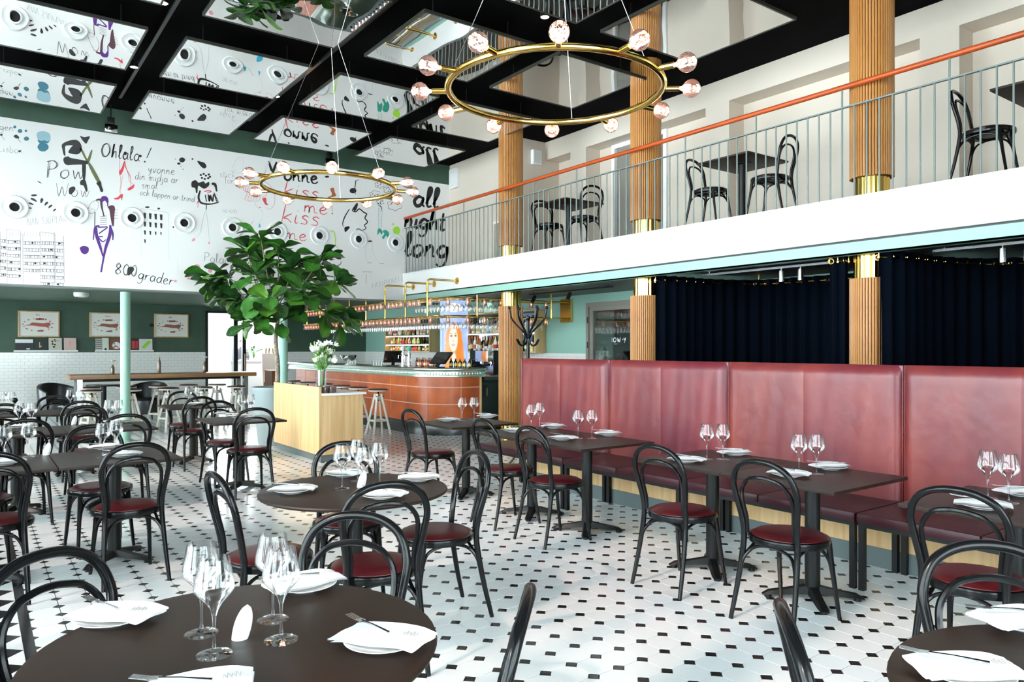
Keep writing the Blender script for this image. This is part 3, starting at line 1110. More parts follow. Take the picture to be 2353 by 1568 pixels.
def make_round():
    t = thing('round_table', 'round table', 'table')
    r = .5
    MB().lathe([(.001, .718), (r - .02, .718), (r - .004, .724), (r, .732), (r - .003, .739), (r - .01, .7402), (.001, .7402)], 64).build('tabletop', 'top', t)
    table_base(t, .33)
    return Maker(t)


CH = make_chair()
TB = make_sq(.79, .735)        # banquette tables, short side along y
TL = make_sq(.735, .78)
TR = make_round()


def face(v):
    """chair yaw so that its front (+y) looks along v"""
    return math.atan2(v[1], v[0]) - math.pi / 2


# banquette tables
BT = {'T0': (4.06, 1.44), 'T1': (4.06, 2.505), 'T2': (4.06, 3.243), 'T3': (4.07, 4.52), 'T4': (4.07, 5.258), 'T5': (4.08, 6.37)}
nth = {'T5': 'first banquette table from the bar', 'T4': 'second banquette table from the bar', 'T3': 'third banquette table from the bar',
       'T2': 'fourth banquette table from the bar', 'T1': 'fifth banquette table from the bar', 'T0': 'sixth banquette table from the bar'}
for k, p in BT.items():
    TB((p[0], p[1], 0), 0, 'dark brown square table, the ' + nth[k])
for k, (x, y, r_) in {'T0': (3.66, 1.45, 4), 'T1': (3.66, 2.40, 0), 'T2': (3.66, 3.16, 2), 'T3': (3.70, 4.475, 0), 'T4': (3.73, 5.15, -2), 'T5': (3.71, 6.40, 3)}.items():
    CH((x, y, 0), face((1, 0)) + R(r_), 'black bentwood chair facing the banquette at the ' + nth[k])

# round tables
RT = {'A': (.56, 1.94), 'B': (1.67, 3.72), 'C': (1.99, .45)}
rn = {'A': 'round table beside the black floor border', 'B': 'round table standing mid-floor', 'C': 'round table farthest from the bar'}
for k, p in RT.items():
    TR((p[0], p[1], 0), R(10), 'dark brown %s' % rn[k])


def chair_back_at(bx, by, fx, fy, lab):
    """chair whose backrest top stands at (bx, by), looking along (fx, fy)"""
    n = math.hypot(fx, fy)
    CH((bx + fx / n * .265, by + fy / n * .265, 0), face((fx, fy)), lab)


chair_back_at(.17, 2.56, .36, -.6, 'black bentwood chair on the window side of the %s' % rn['A'])
chair_back_at(1.13, 2.49, -.6, -.6, 'black bentwood chair between the %s and the one mid-floor' % rn['A'])
chair_back_at(1.10, 1.44, -.74, .67, 'black bentwood chair on the banquette side of the %s' % rn['A'])
chair_back_at(1.50, 2.985, .15, .75, 'black bentwood chair facing the mural at the %s' % rn['B'])
chair_back_at(2.37, 3.58, -1, .12, 'black bentwood chair on the banquette side of the %s' % rn['B'])
chair_back_at(1.92, 4.42, -.3, -.9, 'black bentwood chair on the bar side of the %s' % rn['B'])
chair_back_at(.94, 3.70, 1, .03, 'black bentwood chair on the window side of the %s' % rn['B'])
chair_back_at(1.51, 1.0, .66, -.75, 'black bentwood chair on the mid-floor side of the %s' % rn['C'])
chair_back_at(2.52, .97, -.74, -.68, 'black bentwood chair on the banquette side of the %s' % rn['C'])

# table rows towards the mural
ROWS = {'L1a': (.815, 5.86, 'inner table behind round tables'), 'L1b': (.075, 5.86, 'border table behind round tables'),
        'L2a': (1.07, 8.05, 'inner table of middle pair'), 'L2b': (.33, 8.05, 'border table of middle pair'),
        'L3a': (1.0, 10.3, 'inner table near high table'), 'L3b': (.26, 10.3, 'border table near high table'),
        'R1': (2.36, 10.35, 'single table by sage pillar'), 'R2': (2.32, 8.08, 'single table beside oak station')}
for k, (x, y, n) in ROWS.items():
    TL((x, y, 0), 0, 'dark brown square table, ' + n)
for k, side, x, y, r_ in (('L1a', 1, .83, 5.41, 3), ('L1b', 1, .10, 5.42, -4), ('L1a', -1, .78, 6.27, 4), ('L1b', -1, .03, 6.25, 0),
                          ('L2a', 1, 1.15, 7.70, -3), ('L2b', 1, .36, 7.66, 2), ('L2a', -1, .96, 8.52, 0), ('L2b', -1, .25, 8.5, 3),
                          ('L3a', 1, 1.0, 9.86, 2), ('L3b', 1, .28, 9.86, 0), ('L3a', -1, .84, 10.62, 0),
                          ('R1', 1, 2.25, 9.84, 5), ('R1', -1, 2.34, 10.68, -4), ('R2', 1, 2.30, 7.72, -3), ('R2', -1, 2.27, 8.46, 5)):
    CH((x, y, 0), face((0, side)) + R(r_), 'black bentwood chair facing %s at the %s' % ('the mural' if side > 0 else 'away from the mural', ROWS[k][2]))

# balcony
for k, (y, ys, w) in enumerate(((8.75, (9.17, 8.36), 'beside the grey balcony door'), (5.55, (5.98, 5.13), 'between two columns on the balcony'), (2.35, (2.86,), 'at the open end of the balcony'))):
    TB((7.5, y, ZB), 0, 'dark brown square table ' + w)
    for j, yy in enumerate(ys):
        CH((7.45, yy, ZB), face((0, -1 if j == 0 else 1)) + R((-8, 6, 4)[k]), 'black bentwood chair %s, %s' % (w, 'back to the mural' if j == 0 else 'facing the mural'))

# ================================================================ table settings
gl = [(.043, 0), (.043, .002), (.02, .005), (.006, .011), (.0042, .03), (.004, .07), (.0055, .095), (.011, .112), (.022, .13), (.038, .147),
      (.0475, .158), (.0485, .166), (.046, .185), (.041, .212), (.0365, .24)]
glass = thing('wine_glass', 'wine glass', 'wine glass')
MB().lathe([(.001, .001)] + gl[:4] + [(.0042, .012)], 28).build('foot', 'glass', glass)
MB().lathe(gl[3:7], 12).build('stem', 'glass', glass)
MB().lathe(gl[6:], 28).build('bowl', 'glass', glass)
GL = Maker(glass)

pl = thing('side_plate', 'plate', 'plate')
MB().lathe([(.001, .004), (.06, .004), (.068, .006), (.098, .016), (.1, .0175), (.098, .0185), (.068, .0105), (.06, .0085), (.001, .0085)], 36).build('dish', 'china', pl)
MB().lathe([(.05, 0), (.053, 0), (.056, .005), (.048, .005)], 30).build('foot_ring', 'china', pl)
PL = Maker(pl)

nk = thing('napkin', 'napkin', 'napkin')
nu, nv = 14, 8
v, f = [], []
for i in range(nu + 1):
    for j in range(nv + 1):
        u, w = i / nu - .5, j / nv - .5
        z = .0035 * math.sin(5.5 * u + 2 * w) + .0015 * math.cos(9 * w) - .008 * max(0, abs(u) - .33) / .17 + .002
        v.append((u * .235 + .02 * w, w * .135 - .02 * u, z))
for i in range(nu):
    for j in range(nv):
        f.append((i * (nv + 1) + j, (i + 1) * (nv + 1) + j, (i + 1) * (nv + 1) + j + 1, i * (nv + 1) + j + 1))
sheet = MB().add(v, f).add([(a, b, c - .003) for a, b, c in v], [tuple(reversed(q)) for q in f])
sheet.build('top_fold', 'napkin', nk, angle=80)
MB().add([(a * .96 + .006, b * .92 - .008, c - .0055) for a, b, c in v], f).build('under_fold', 'napkin', nk, angle=80)
mk_ = MB()
for k in range(5):
    x = .055 + k * .009
    mk_.tube(cr([(x, -.02, .0085), (x + .004, .004 + .006 * (k % 2), .009), (x + .007, -.016, .0088)], 3), .0008, 4)
mk_.build('printed_scrawl', mat('grey_print', (.35, .35, .36), .8), nk)
NK = Maker(nk)

fk = thing('fork', 'fork', 'fork')
b = MB()
b.tube([(-.09, 0, .003), (-.02, 0, .006), (.03, 0, .004)], [.005, .003, .0035], 6)
b.build('handle', 'steel', fk)
b = MB()
b.obox((.028, 0, .004), (.05, 0, .003), .02, .002)
for k in range(4):
    b.obox((.048, -.0085 + k * .0057, .003), (.092, -.0085 + k * .0057, .006), .0028, .002)
b.build('tines', 'steel', fk)
FK = Maker(fk)

sk = thing('salt_shaker', 'shaker', 'shaker')
prof = []
for i in range(13):
    t = i / 12
    prof.append((max(.001, .027 * (1 - t ** 3.0) ** .5 * (.86 + .5 * t - .52 * t * t)), .088 * t))
b = MB().lathe([(.001, 0)] + prof, 20)
b.v = [(x * (.9) + z * .22, y * .8, z) for x, y, z in b.v]
b.build('body', 'china', sk)
b = MB()
for k in range(3):
    b.lathe([(.001, 0.0006), (.0014, 0.0006)], 6, (.021 + (k - 1) * .004, 0, .0862))
b.build('holes', 'ink', sk)
SK = Maker(sk)
ZTT = .7402


def setting(desc, grp, px, py, rot, z=ZTT, pt=None, fork=True):
    p = pt or on_z(px, py, z)
    PL((p.x, p.y, z), 0, 'white side plate on the ' + desc, 'plates on the ' + grp)
    NK((p.x, p.y, z + .0285), R(rot), 'white folded napkin on the ' + desc, 'napkins on the ' + grp)
    if fork:
        q = Vector((-.045, .012, 0))
        q.rotate(Matrix.Rotation(R(rot), 3, 'Z'))
        FK((p.x + q.x, p.y + q.y, z + .042), R(rot + 150), 'steel fork on the ' + desc, 'forks on the ' + grp)


def glasses(desc, pts, z=ZTT, ctr=None):
    for px, py in pts:
        p = on_z(px, py, z)
        if ctr:
            p.x = min(max(p.x, ctr[0] - .29), ctr[0] + .29)
            p.y = min(max(p.y, ctr[1] - .29), ctr[1] + .29)
        GL((p.x, p.y, z), rnd.uniform(0, 6), 'clear stemmed wine glass on the ' + desc, 'wine glasses on the ' + desc)


def shaker(desc, px, py, rot=0, z=ZTT):
    p = on_z(px, py, z)
    SK((p.x, p.y, z), R(rot), 'white leaning egg-shaped shaker on the ' + desc)


A, B_, C_ = rn['A'], rn['B'], rn['C']
for px, py, r_, w in ((262, 1427, -40, 'window side'), (700, 1352, 10, 'mid-floor side'), (880, 1482, -50, 'banquette side'), (448, 1604, -10, 'no chair')):
    setting(A + ', ' + w, A, px, py, r_)
glasses(A, ((463, 1457), (492, 1505), (627, 1425), (646, 1472)))
shaker(A, 551, 1468, -30)
for px, py, r_, w in ((672, 1132, -25, 'window side'), (792, 1094, -60, 'bar side'), (962, 1104, -20, 'banquette side'), (878, 1144, -40, 'opposite the bar')):
    setting(B_ + ', ' + w, B_, px, py, r_)
glasses(B_, ((786, 1124), (822, 1106), (836, 1132), (872, 1116)))
shaker(B_, 829, 1120, -30)
for px, py, r_, w in ((2345, 1438, -20, 'banquette side'), (2220, 1556, -35, 'mid-floor side')):
    setting(C_ + ', ' + w, C_, px, py, r_)
for k, ps, gs in (('T2', ((1577, 1062, -60), (1690, 1046, -25)), ((1624, 1056), (1661, 1056))),
                  ('T1', ((1812, 1095, -60), (1908, 1078, -25)), ((1836, 1090), (1876, 1090))),
                  ('T0', ((2258, 1168, -60), (2347, 1138, -25)), ((2270, 1146), (2318, 1156))),
                  ('T3', ((1292, 1011, -60), (1398, 1001, -25)), ((1328, 1008), (1360, 1008))),
                  ('T4', ((1182, 993, -60), (1272, 984, -25)), ((1220, 990), (1248, 983))),
                  ('T5', ((1028, 968, -60), (1120, 960, -25)), ((1062, 967), (1089, 966)))):
    d = nth[k]
    for i_, (px, py, r_) in enumerate(ps):
        setting(d + (', chair side', ', leather side')[i_], d, px, py, r_)
    glasses(d, gs, ZTT, BT[k])
for k, ps, gs, ss in (('L1a', ((242, 1032, 10), (282, 1050, -10)), ((236, 1052), (266, 1042)), ()), ('L1b', ((10, 1068, 0),), ((9, 1058), (60, 1040)), ((106, 1046),)),
                      ('L2a', ((268, 972, 5),), ((250, 975), (272, 975)), ((169, 976),)), ('L2b', ((50, 984, 5),), ((43, 983), (72, 985)), ()),
                      ('L3a', ((158, 938, 5),), ((159, 940), (182, 940)), ()), ('L3b', ((52, 945, 5),), ((24, 944), (2, 941)), ()),
                      ('R1', ((450, 931, 5),), ((432, 932), (455, 930)), ()), ('R2', ((520, 953, 5), (548, 960, -12)), ((528, 951), (549, 950)), ())):
    d = ROWS[k][2]
    for px, py, r_ in ps:
        setting(d, d, px, py, r_, fork=k.startswith(('L1', 'R2')))
    glasses(d, gs, ZTT, ROWS[k])
    for px, py in ss:
        shaker(d, px, py, -30)

# ================================================================ bar
def bar_path(off, y_far=17.4, x_end=7.19, n=12):
    """outer face of the bar moved inwards by off: along x=6.3 towards us, round the corner, then along y=10.78"""
    X, Y, r = 6.3, 10.78, .75
    c = Vector((X + r, Y + r, 0))
    pts = [Vector((X + off, y_far, 0)), Vector((X + off, Y + r, 0))]
    for k in range(1, n):
        a = math.pi + (math.pi / 2) * k / n
        pts.append(c + Vector((math.cos(a), math.sin(a), 0)) * (r - off))
    pts += [Vector((X + r, Y + off, 0)), Vector((x_end, Y + off, 0))]
    return pts


def sweep(prof, path_off, z=0, y_far=17.4, x_end=7.19):
    """profile = list of (inward offset, z)"""
    rows = [bar_path(path_off + o, y_far, x_end) for o, _ in prof]
    n = len(rows[0])
    v = [(p.x, p.y, z + prof[i][1]) for i, r_ in enumerate(rows) for p in r_]
    f = []
    m_ = len(prof)
    for i in range(m_):
        j = (i + 1) % m_
        for k in range(n - 1):
            f.append((i * n + k, i * n + k + 1, j * n + k + 1, j * n + k))
    f.append(tuple(i * n for i in range(m_)))
    f.append(tuple(i * n + n - 1 for i in range(m_ - 1, -1, -1)))
    return MB().add(v, f)


bar = thing('tiled_bar', 'curved bar front clad in glazed terracotta tiles on a dark plinth', 'bar', (6.5, 12, 0))
off = Matrix.Translation((-6.5, -12, 0))
sweep([(.004, .2), (.004, .99), (.09, .99), (.09, .2)], 0).xform(off).build('bar_wall', 'tgrout', bar, angle=50)
sweep([(-.10, 0), (-.10, .19), (-.085, .205), (.09, .205), (.09, 0)], 0).xform(off).build('plinth', mat('black_steel_plinth', (.015, .022, .022), .28, spec=.6), bar, angle=50)
MB().box((7.19, 10.76, .2), (7.22, 10.90, .99)).xform(off).build('end_trim', 'oaklight', bar, flat=True)
# tiles: straight part 0.62 wide, three rows
rows_z = [(.21, .518), (.532, .812), (.826, .985)]
P = bar_path(0)
seg = []                                     # cumulative path
L = [0]
for i in range(1, len(P)):
    L.append(L[-1] + (P[i] - P[i - 1]).length)


def along(s, o):
    Q = bar_path(o)
    for i in range(1, len(L)):
        if s <= L[i] + 1e-6:
            t = (s - L[i - 1]) / (L[i] - L[i - 1])
            return Q[i - 1].lerp(Q[i], t)
    return Q[-1]


s = 0
ends = [0]
while s < L[-1] - .2:
    s = min(L[-1], s + .62)
    ends.append(s)
if ends[-1] < L[-1]:
    ends.append(L[-1])
for a, c in zip(ends[:-1], ends[1:]):
    for z0, z1 in rows_z:
        n = 8
        v = []
        for k in range(n + 1):
            q = a + .007 + (c - a - .014) * k / n
            o, i_ = along(q, 0), along(q, .006)
            v += [(i_.x, i_.y, z0), (o.x, o.y, z0 + .002), (o.x, o.y, z1 - .002), (i_.x, i_.y, z1)]
        f = []
        for k in range(n):
            for e in range(3):
                f.append((k * 4 + e, k * 4 + 4 + e, k * 4 + 5 + e, k * 4 + 1 + e))
        f += [(0, 1, 2, 3), (n * 4 + 3, n * 4 + 2, n * 4 + 1, n * 4)]
        MB().add(v, f).xform(off).build('bar_tile', 'terracotta', bar, angle=30)

ct = thing('bar_counter', 'zinc bar counter with an embossed moulded edge', 'counter', (6.5, 12, 0))
sweep([(-.02, .99), (-.05, 1.0), (-.05, 1.02), (-.035, 1.03), (-.035, 1.085), (-.055, 1.1), (-.075, 1.125), (-.075, 1.14), (-.06, 1.15), (.62, 1.15), (.62, 1.10), (.05, 1.09), (.05, .99)], 0, 0, 17.8, 7.27).xform(off).build('worktop', 'zinc', ct, angle=35)
b = MB()
s = .05
while s < L[-1]:
    p = along(s, -.036)
    b.sphere((p.x, p.y, 1.057), .017, 6, sz=1.25)
    s += .052
stuff(b.xform(off).build('embossed_beads', 'zinc', ct))
MB().box((7.27, 10.72, .93), (9.0, 11.3, .99)).xform(off).build('service_ledge', mat('dark_ledge', (.02, .025, .025), .4), ct, flat=True)
ub = thing('under_counter_fridge', 'black under-counter fridge beside the bar end', 'fridge', (7.85, 11.25, 0))
MB().box((-.55, -.25, .02), (.6, .3, .92), bev=.01).build('cabinet', mat('fridge_black', (.006, .007, .007), .25), ub)
MB().tube(cr([(-.4, -.25, .62), (-.4, -.30, .64), (-.4, -.31, .72), (-.4, -.30, .80), (-.4, -.25, .82)], 4), .012, 8).build('handle', 'steel', ub)
# back counter along the wall
bc = thing('back_counter', 'dark back counter along the wall behind the bar', 'counter', (8.75, 15, 0))
MB().box((-.35, -3.4, .0), (.32, 4.4, .88)).build('cabinet', mat('fridge_black'), bc, flat=True)
MB().box((-.38, -3.42, .88), (.33, 4.42, .92)).build('worktop', 'steel', bc, flat=True)

# ---- shelves behind the bar
def shelf_unit(y0, y1, z0, z1, levels, lab):
    s = thing('bottle_shelf', lab, 'shelf', (XE, (y0 + y1) / 2, z0))
    o = Matrix.Translation((-XE, -(y0 + y1) / 2, -z0))
    w = XE - .012
    MB().box((w - .26, y0, z0), (w, y0 + .03, z1)).xform(o).build('side_panel', 'oaklight', s, flat=True)
    MB().box((w - .26, y1 - .03, z0), (w, y1, z1)).xform(o).build('side_panel', 'oaklight', s, flat=True)
    MB().box((w - .26, y0 + .03, z0), (w, y1 - .03, z0 + .03)).xform(o).build('bottom_board', 'oaklight', s, flat=True)
    MB().box((w - .26, y0 + .03, z1 - .03), (w, y1 - .03, z1)).xform(o).build('top_board', 'oaklight', s, flat=True)
    MB().box((w - .02, y0 + .03, z0 + .03), (w, y1 - .03, z1 - .03)).xform(o).build('mirror_back', mat('smoked_mirror', (.22, .27, .24), .08, metal=1.0), s, flat=True)
    for z in levels:
        MB().box((w - .25, y0 + .03, z - .022), (w - .02, y1 - .03, z)).xform(o).build('shelf_board', mat('lit_shelf_glass', (.35, .36, .33), .3), s, flat=True)
        MB().box((w - .245, y0 + .04, z - .034), (w - .225, y1 - .04, z - .022)).xform(o).build('light_strip', mat('shelf_light', (1, 1, 1), .5, emit=(1.0, .86, .66), estr=7), s, flat=True)
    return s


shelf_unit(15.4, 17.75, 1.40, 2.25, (1.60, 1.82), 'oak bottle shelf left of the lit portrait pillar, behind the bar')
shelf_unit(11.3, 14.0, 1.40, 2.25, (1.82,), 'oak bottle shelf by the espresso machine, behind the bar')

cols = {'clear': (.75, .78, .76), 'green': (.05, .28, .05), 'amber': (.35, .12, .02), 'dark': (.015, .015, .012), 'red': (.55, .03, .02), 'pinkish': (.70, .35, .30), 'lime': (.25, .55, .05), 'blue': (.15, .40, .60), 'cream': (.75, .65, .50)}
shapes = [[(.035, 0), (.038, .01), (.038, .17), (.034, .195), (.014, .225), (.013, .29)],
          [(.032, 0), (.034, .01), (.036, .14), (.030, .17), (.012, .24), (.012, .27)],
          [(.042, 0), (.044, .01), (.044, .13), (.036, .155), (.015, .17), (.015, .21)]]
BOT = {}
for si, pr in enumerate(shapes):
    for cn, c in cols.items():
        b = MB().lathe([(.001, .001)] + pr, 12, mi=0)
        h = pr[-1][1]
        b.lathe([(pr[2][0] + .0006, h * .18), (pr[2][0] + .0006, h * .46)], 12, mi=1)
        b.lathe([(pr[-1][0] + .002, h - .035), (pr[-1][0] + .002, h + .004), (.001, h + .004)], 10, mi=2)
        lab_c = ('paper_label', 'gold_label', 'red_label')[hash(cn + str(si)) % 1 if False else (si + len(cn)) % 3]
        lm = mat(lab_c, {'paper_label': (.78, .76, .68), 'gold_label': (.65, .48, .12), 'red_label': (.55, .06, .05)}[lab_c], .6)
        cm = mat(('cap_black', 'cap_red', 'cap_gold')[(si * 2 + len(cn)) % 3], ((.01, .01, .01), (.45, .03, .03), (.55, .4, .12))[(si * 2 + len(cn)) % 3], .4)
        BOT[(si, cn)] = b.mesh('bottle', [mat('bottle_' + cn, c, .12, spec=.7), lm, cm])


def bottles(y0, y1, z, kinds, lab, grp, step=.083, sc=1.0):
    y = y0
    while y < y1:
        cn = rnd.choice(kinds)
        o = obj('bottle', BOT[(rnd.randrange(3), cn)], None, (XE - .155 + rnd.uniform(-.03, .03), y, z), rnd.uniform(0, 6))
        s_ = sc * rnd.uniform(.9, 1.08)
        o.scale = (s_ if sc > .8 else .85, s_ if sc > .8 else .85, s_)
        tag(o, '%s bottle %s' % ({'dark': 'dark glass', 'pinkish': 'pale pink', 'lime': 'lime green'}.get(cn, cn), lab), 'bottle', cn + ' ' + grp)
        y += step * rnd.uniform(.9, 1.15)


bottles(15.5, 17.65, 1.8205, ['clear', 'pinkish', 'red', 'green', 'amber', 'lime'], 'on the top shelf left of the portrait pillar', 'bottles, upper left shelf', .10)
bottles(16.1, 17.65, 1.6005, ['red', 'lime', 'amber', 'pinkish', 'cream'], 'on the short middle shelf left of the portrait pillar', 'bottles, middle left shelf', .085, .62)
bottles(16.1, 17.65, 1.4305, ['red', 'red', 'green', 'amber', 'lime'], 'in the bottom row left of the portrait pillar', 'bottles, lower left shelf', .085, .50)
bottles(15.47, 16.0, 1.4305, ['green', 'clear', 'lime', 'dark', 'cream'], 'tall in the bottom row next to the portrait pillar', 'tall bottles, lower left shelf', .09, 1.1 * .55)
bottles(11.4, 13.9, 1.8205, ['clear', 'clear', 'pinkish', 'red', 'blue', 'cream', 'amber'], 'on the top shelf by the espresso machine', 'bottles, upper right shelf', .112, 1.12)
bottles(11.4, 13.9, 1.4305, ['dark', 'dark', 'amber', 'green', 'cream', 'clear'], 'in the bottom row by the espresso machine', 'bottles, lower right shelf', .112, 1.12)

# ---- glowing portrait pillar
pz = thing('light_pillar', 'round backlit pillar printed with a smiling blonde woman', 'light pillar', (8.05, 13.03, 0))
pm = bpy.data.materials.new('portrait_print')
pm.use_nodes = True
nt = pm.node_tree
N, LK = nt.nodes, nt.links
bs = N['Principled BSDF']
uv = N.new('ShaderNodeUVMap')
sx = N.new('ShaderNodeSeparateXYZ')
LK.new(uv.outputs[0], sx.inputs[0])
nz = N.new('ShaderNodeTexNoise')
nz.inputs['Scale'].default_value = 9
LK.new(uv.outputs[0], nz.inputs['Vector'])


def mth(op, a, b=None, c=None, clamp=False):
    m = N.new('ShaderNodeMath')
    m.operation = op
    m.use_clamp = clamp
    for i, q in enumerate((a, b, c)):
        if q is None:
            continue
        if isinstance(q, (int, float)):
            m.inputs[i].default_value = q
        else:
            LK.new(q, m.inputs[i])
    return m.outputs[0]


def ell(u, v, ru, rv, soft=.12, wob=0.0):
    du = mth('DIVIDE', mth('SUBTRACT', sx.outputs[0], u), ru)
    dv = mth('DIVIDE', mth('SUBTRACT', sx.outputs[1], v), rv)
    q = mth('SQRT', mth('ADD', mth('MULTIPLY', du, du), mth('MULTIPLY', dv, dv)))
    if wob:
        q = mth('ADD', q, mth('MULTIPLY', mth('SUBTRACT', nz.outputs['Fac'], .5), wob))
    return mth('DIVIDE', mth('SUBTRACT', 1.0, q), soft, None, True)


rgb = N.new('ShaderNodeRGB')
rgb.outputs[0].default_value = (.42, .58, .95, 1)
cur = rgb.outputs[0]


def lay(mask, col):
    global cur
    mx = N.new('ShaderNodeMix')
    mx.data_type = 'RGBA'
    LK.new(mask, mx.inputs[0])
    LK.new(cur, mx.inputs[6])
    mx.inputs[7].default_value = (*col, 1)
    cur = mx.outputs[2]


# u: 0..1 across the visible front half, v: metres above the bar top region (z from 1.0 to 2.45 -> 0..1.45)
lay(ell(.5, 1.32, .30, .10), (1, .95, .92))
lay(ell(.50, .64, .33, .40, .15, .35), (.95, .30, .02))
lay(ell(.36, .28, .26, .40, .2, .5), (1.0, .36, .03))
lay(ell(.66, .34, .22, .36, .2, .5), (.90, .28, .02))
lay(ell(.50, .20, .10, .22, .2), (1.0, .88, .76))
lay(ell(.48, .68, .165, .27, .12), (1.0, .86, .72))
lay(ell(.405, .745, .055, .028, .5), (.30, .10, .03))
lay(ell(.555, .75, .055, .028, .5), (.30, .10, .03))
lay(ell(.40, .795, .065, .014, .6), (.60, .28, .08))
lay(ell(.56, .80, .065, .014, .6), (.60, .28, .08))
lay(ell(.48, .64, .035, .022, .6), (.80, .36, .16))
lay(ell(.48, .565, .085, .026, .5), (.60, .14, .08))
lay(ell(.48, .568, .055, .010, .5), (1, .97, .95))
bs.inputs['Base Color'].default_value = (.05, .05, .05, 1)
LK.new(cur, bs.inputs['Emission Color'])
bs.inputs['Emission Strength'].default_value = .62
bs.inputs['Roughness'].default_value = .3
MATS['portrait_print'] = pm
rp = .285
ac = math.atan2(-13.4, -8.28)                    # the print faces the hall
n = 48
v, f, uvs = [], [], []
for i in range(n + 1):
    a = ac - math.pi + 2 * math.pi * i / n
    for z in (.92, 2.478):
        v.append((rp * math.cos(a), rp * math.sin(a), z))
for i in range(n):
    f.append((i * 2, i * 2 + 2, i * 2 + 3, i * 2 + 1))
me = MB().add(v, f).mesh('printed_sleeve', pm)
ul = me.uv_layers.new(name='UVMap')
for pg in me.polygons:
    for li, vi in zip(pg.loop_indices, pg.vertices):
        i, zz = vi // 2, vi % 2
        t = i / n                                # .5 is towards the hall
        uu = .5 + math.sin(2 * math.pi * (t - .5)) / 2 if abs(t - .5) < .25 else (1.0 if t > .5 else 0.0)
        ul.data[li].uv = (uu, (.92 if zz == 0 else 2.478) - 1.0)
obj('printed_sleeve', me, pz)
MB().lathe([(.001, 0), (.295, 0), (.295, .92), (.285, .92)], 40).build('base_drum', 'frame_black', pz)

# ---- hanging glass rack with lamps
rk = thing('glass_rack', 'brass pipe glass rack with little pink glass lamps hung above the bar', 'rack', (6.5, 12, 2.0))
ro = Matrix.Translation((-6.5, -12, -2.0))
ZR = (2.05, 2.36)


def rack_path(o, xe):
    q = bar_path(o + .05, 17.2, xe)
    return [Vector((p.x, p.y - .18, 0)) for p in q]


for z in ZR:
    for o, xe in ((0, 9.06), (.5, 9.06)):
        pth = rack_path(o, xe)
        MB().tube([(p.x, p.y, z) for p in pth], .013, 8).xform(ro).build('rail', 'brass', rk)
bm_ = MB()
RP, RI = rack_path(0, 8.95), rack_path(.5, 8.95)
RL = [0]
for i in range(1, len(RP)):
    RL.append(RL[-1] + (RP[i] - RP[i - 1]).length)


def ral(path, s):
    for i in range(1, len(RL)):
        if s <= RL[i] + 1e-6:
            return path[i - 1].lerp(path[i], (s - RL[i - 1]) / (RL[i] - RL[i - 1]))
    return path[-1]


for z in ZR:
    s = .1
    while s < RL[-1]:
        a, c = ral(RP, s), ral(RI, s)
        MB().cyl((a.x, a.y, z), (c.x, c.y, z), .006, n=6).xform(ro).build('cross_rod', 'brass', rk)
        s += .4
for z in ZR:
    for q in (.35, .72):
        MB().tube([(a.lerp(c, q).x, a.lerp(c, q).y, z) for a, c in zip(RP, RI)], .005, 6).xform(ro).build('glass_rod', 'brass', rk)
for y in (12.76, 11.95, 11.15):
    p = [(6.35, y, 2.05), (6.35, y, 2.64), (6.365, y, 2.675), (6.40, y, 2.69), (XF - .005, y, 2.69)]
    MB().tube(p, .017, 10).xform(ro).build('hanger_pipe', 'brass', rk)
    MB().cyl((XF - .014, y, 2.69), (XF, y, 2.69), .06, n=20).xform(ro).build('flange', 'brass', rk)
for y, zt in ((13.6, 2.54), (14.4, 2.54), (15.2, 2.54), (16.0, 2.54), (16.8, 2.54)):
    MB().cyl((6.35, y, 2.05), (6.35, y, zt), .017, n=10).xform(ro).build('hanger_pipe', 'brass', rk)
for x, y in ((7.05, 10.65), (8.7, 10.65)):
    MB().cyl((x, y, 2.05), (x, y, ZS + .02), .017, n=10).xform(ro).build('hanger_pipe', 'brass', rk)
MB().box((9.04, 10.5, 1.98), (9.09, 10.8, 2.42)).xform(ro).build('wall_plate', 'brass', rk, flat=True)
lp = MB().lathe([(.018, 0), (.026, -.005), (.046, -.115), (.045, -.115), (.025, -.008)], 14).mesh('lamp_shade', 'pinkglass')
lf = MB().cyl((0, 0, .0), (0, 0, -.03), .012, n=8).mesh('socket', 'brass')
lb = MB().sphere((0, 0, -.06), .010, 6, sz=1.6).mesh('bulb', 'filament2')
for z in ZR:
    s = .12
    while s < RL[-1] - .05:
        p = ral(RP, s)
        d = .165 if s < RL[2] + 1.0 else .36
        c = obj('lamp_shade', lp, rk, (p.x - 6.5, p.y - 12, z - .012 - 2.0))
        obj('socket', lf, c)
        obj('bulb', lb, c)
        s += d if p.y > 11.5 else .34
hg = [(.036, 0), (.036, -.002), (.008, -.006), (.0035, -.02), (.0035, -.085), (.012, -.10), (.03, -.12), (.037, -.145), (.036, -.17), (.030, -.215)]
me_hg = MB().lathe(hg, 14).mesh('hanging_glass', 'glass')
nh = 0
for z, s0, s1, st in ((2.05, 1.2, RL[-1] - .3, .1), (2.36, 5.2, RL[-1] - 1.2, .11)):
    s = s0
    while s < s1 and nh < 290:
        for fr_ in ((.35, .72) if not (5.6 < s < 7.6 and int(s * 10) % 2) else (.35,)):
            a, c = ral(RP, s), ral(RI, s)
            p = a.lerp(c, fr_)
            o = obj('hanging_glass', me_hg, None, (p.x, p.y, z - .0055), rnd.uniform(0, 6))
            tag(o, 'stemmed glass hung upside down in the %s tier of the brass rack' % ('lower' if z < 2.2 else 'upper'), 'wine glass', 'glasses hung in the %s rack tier' % ('lower' if z < 2.2 else 'upper'))
            nh += 1
        s += st

# ---- things on the bar
ZBAR = 1.15


def barpt(px, x=6.5):
    d = ray(px, 800)
    t = x / d[0]
    return Vector((x, d[1] * t, ZBAR))


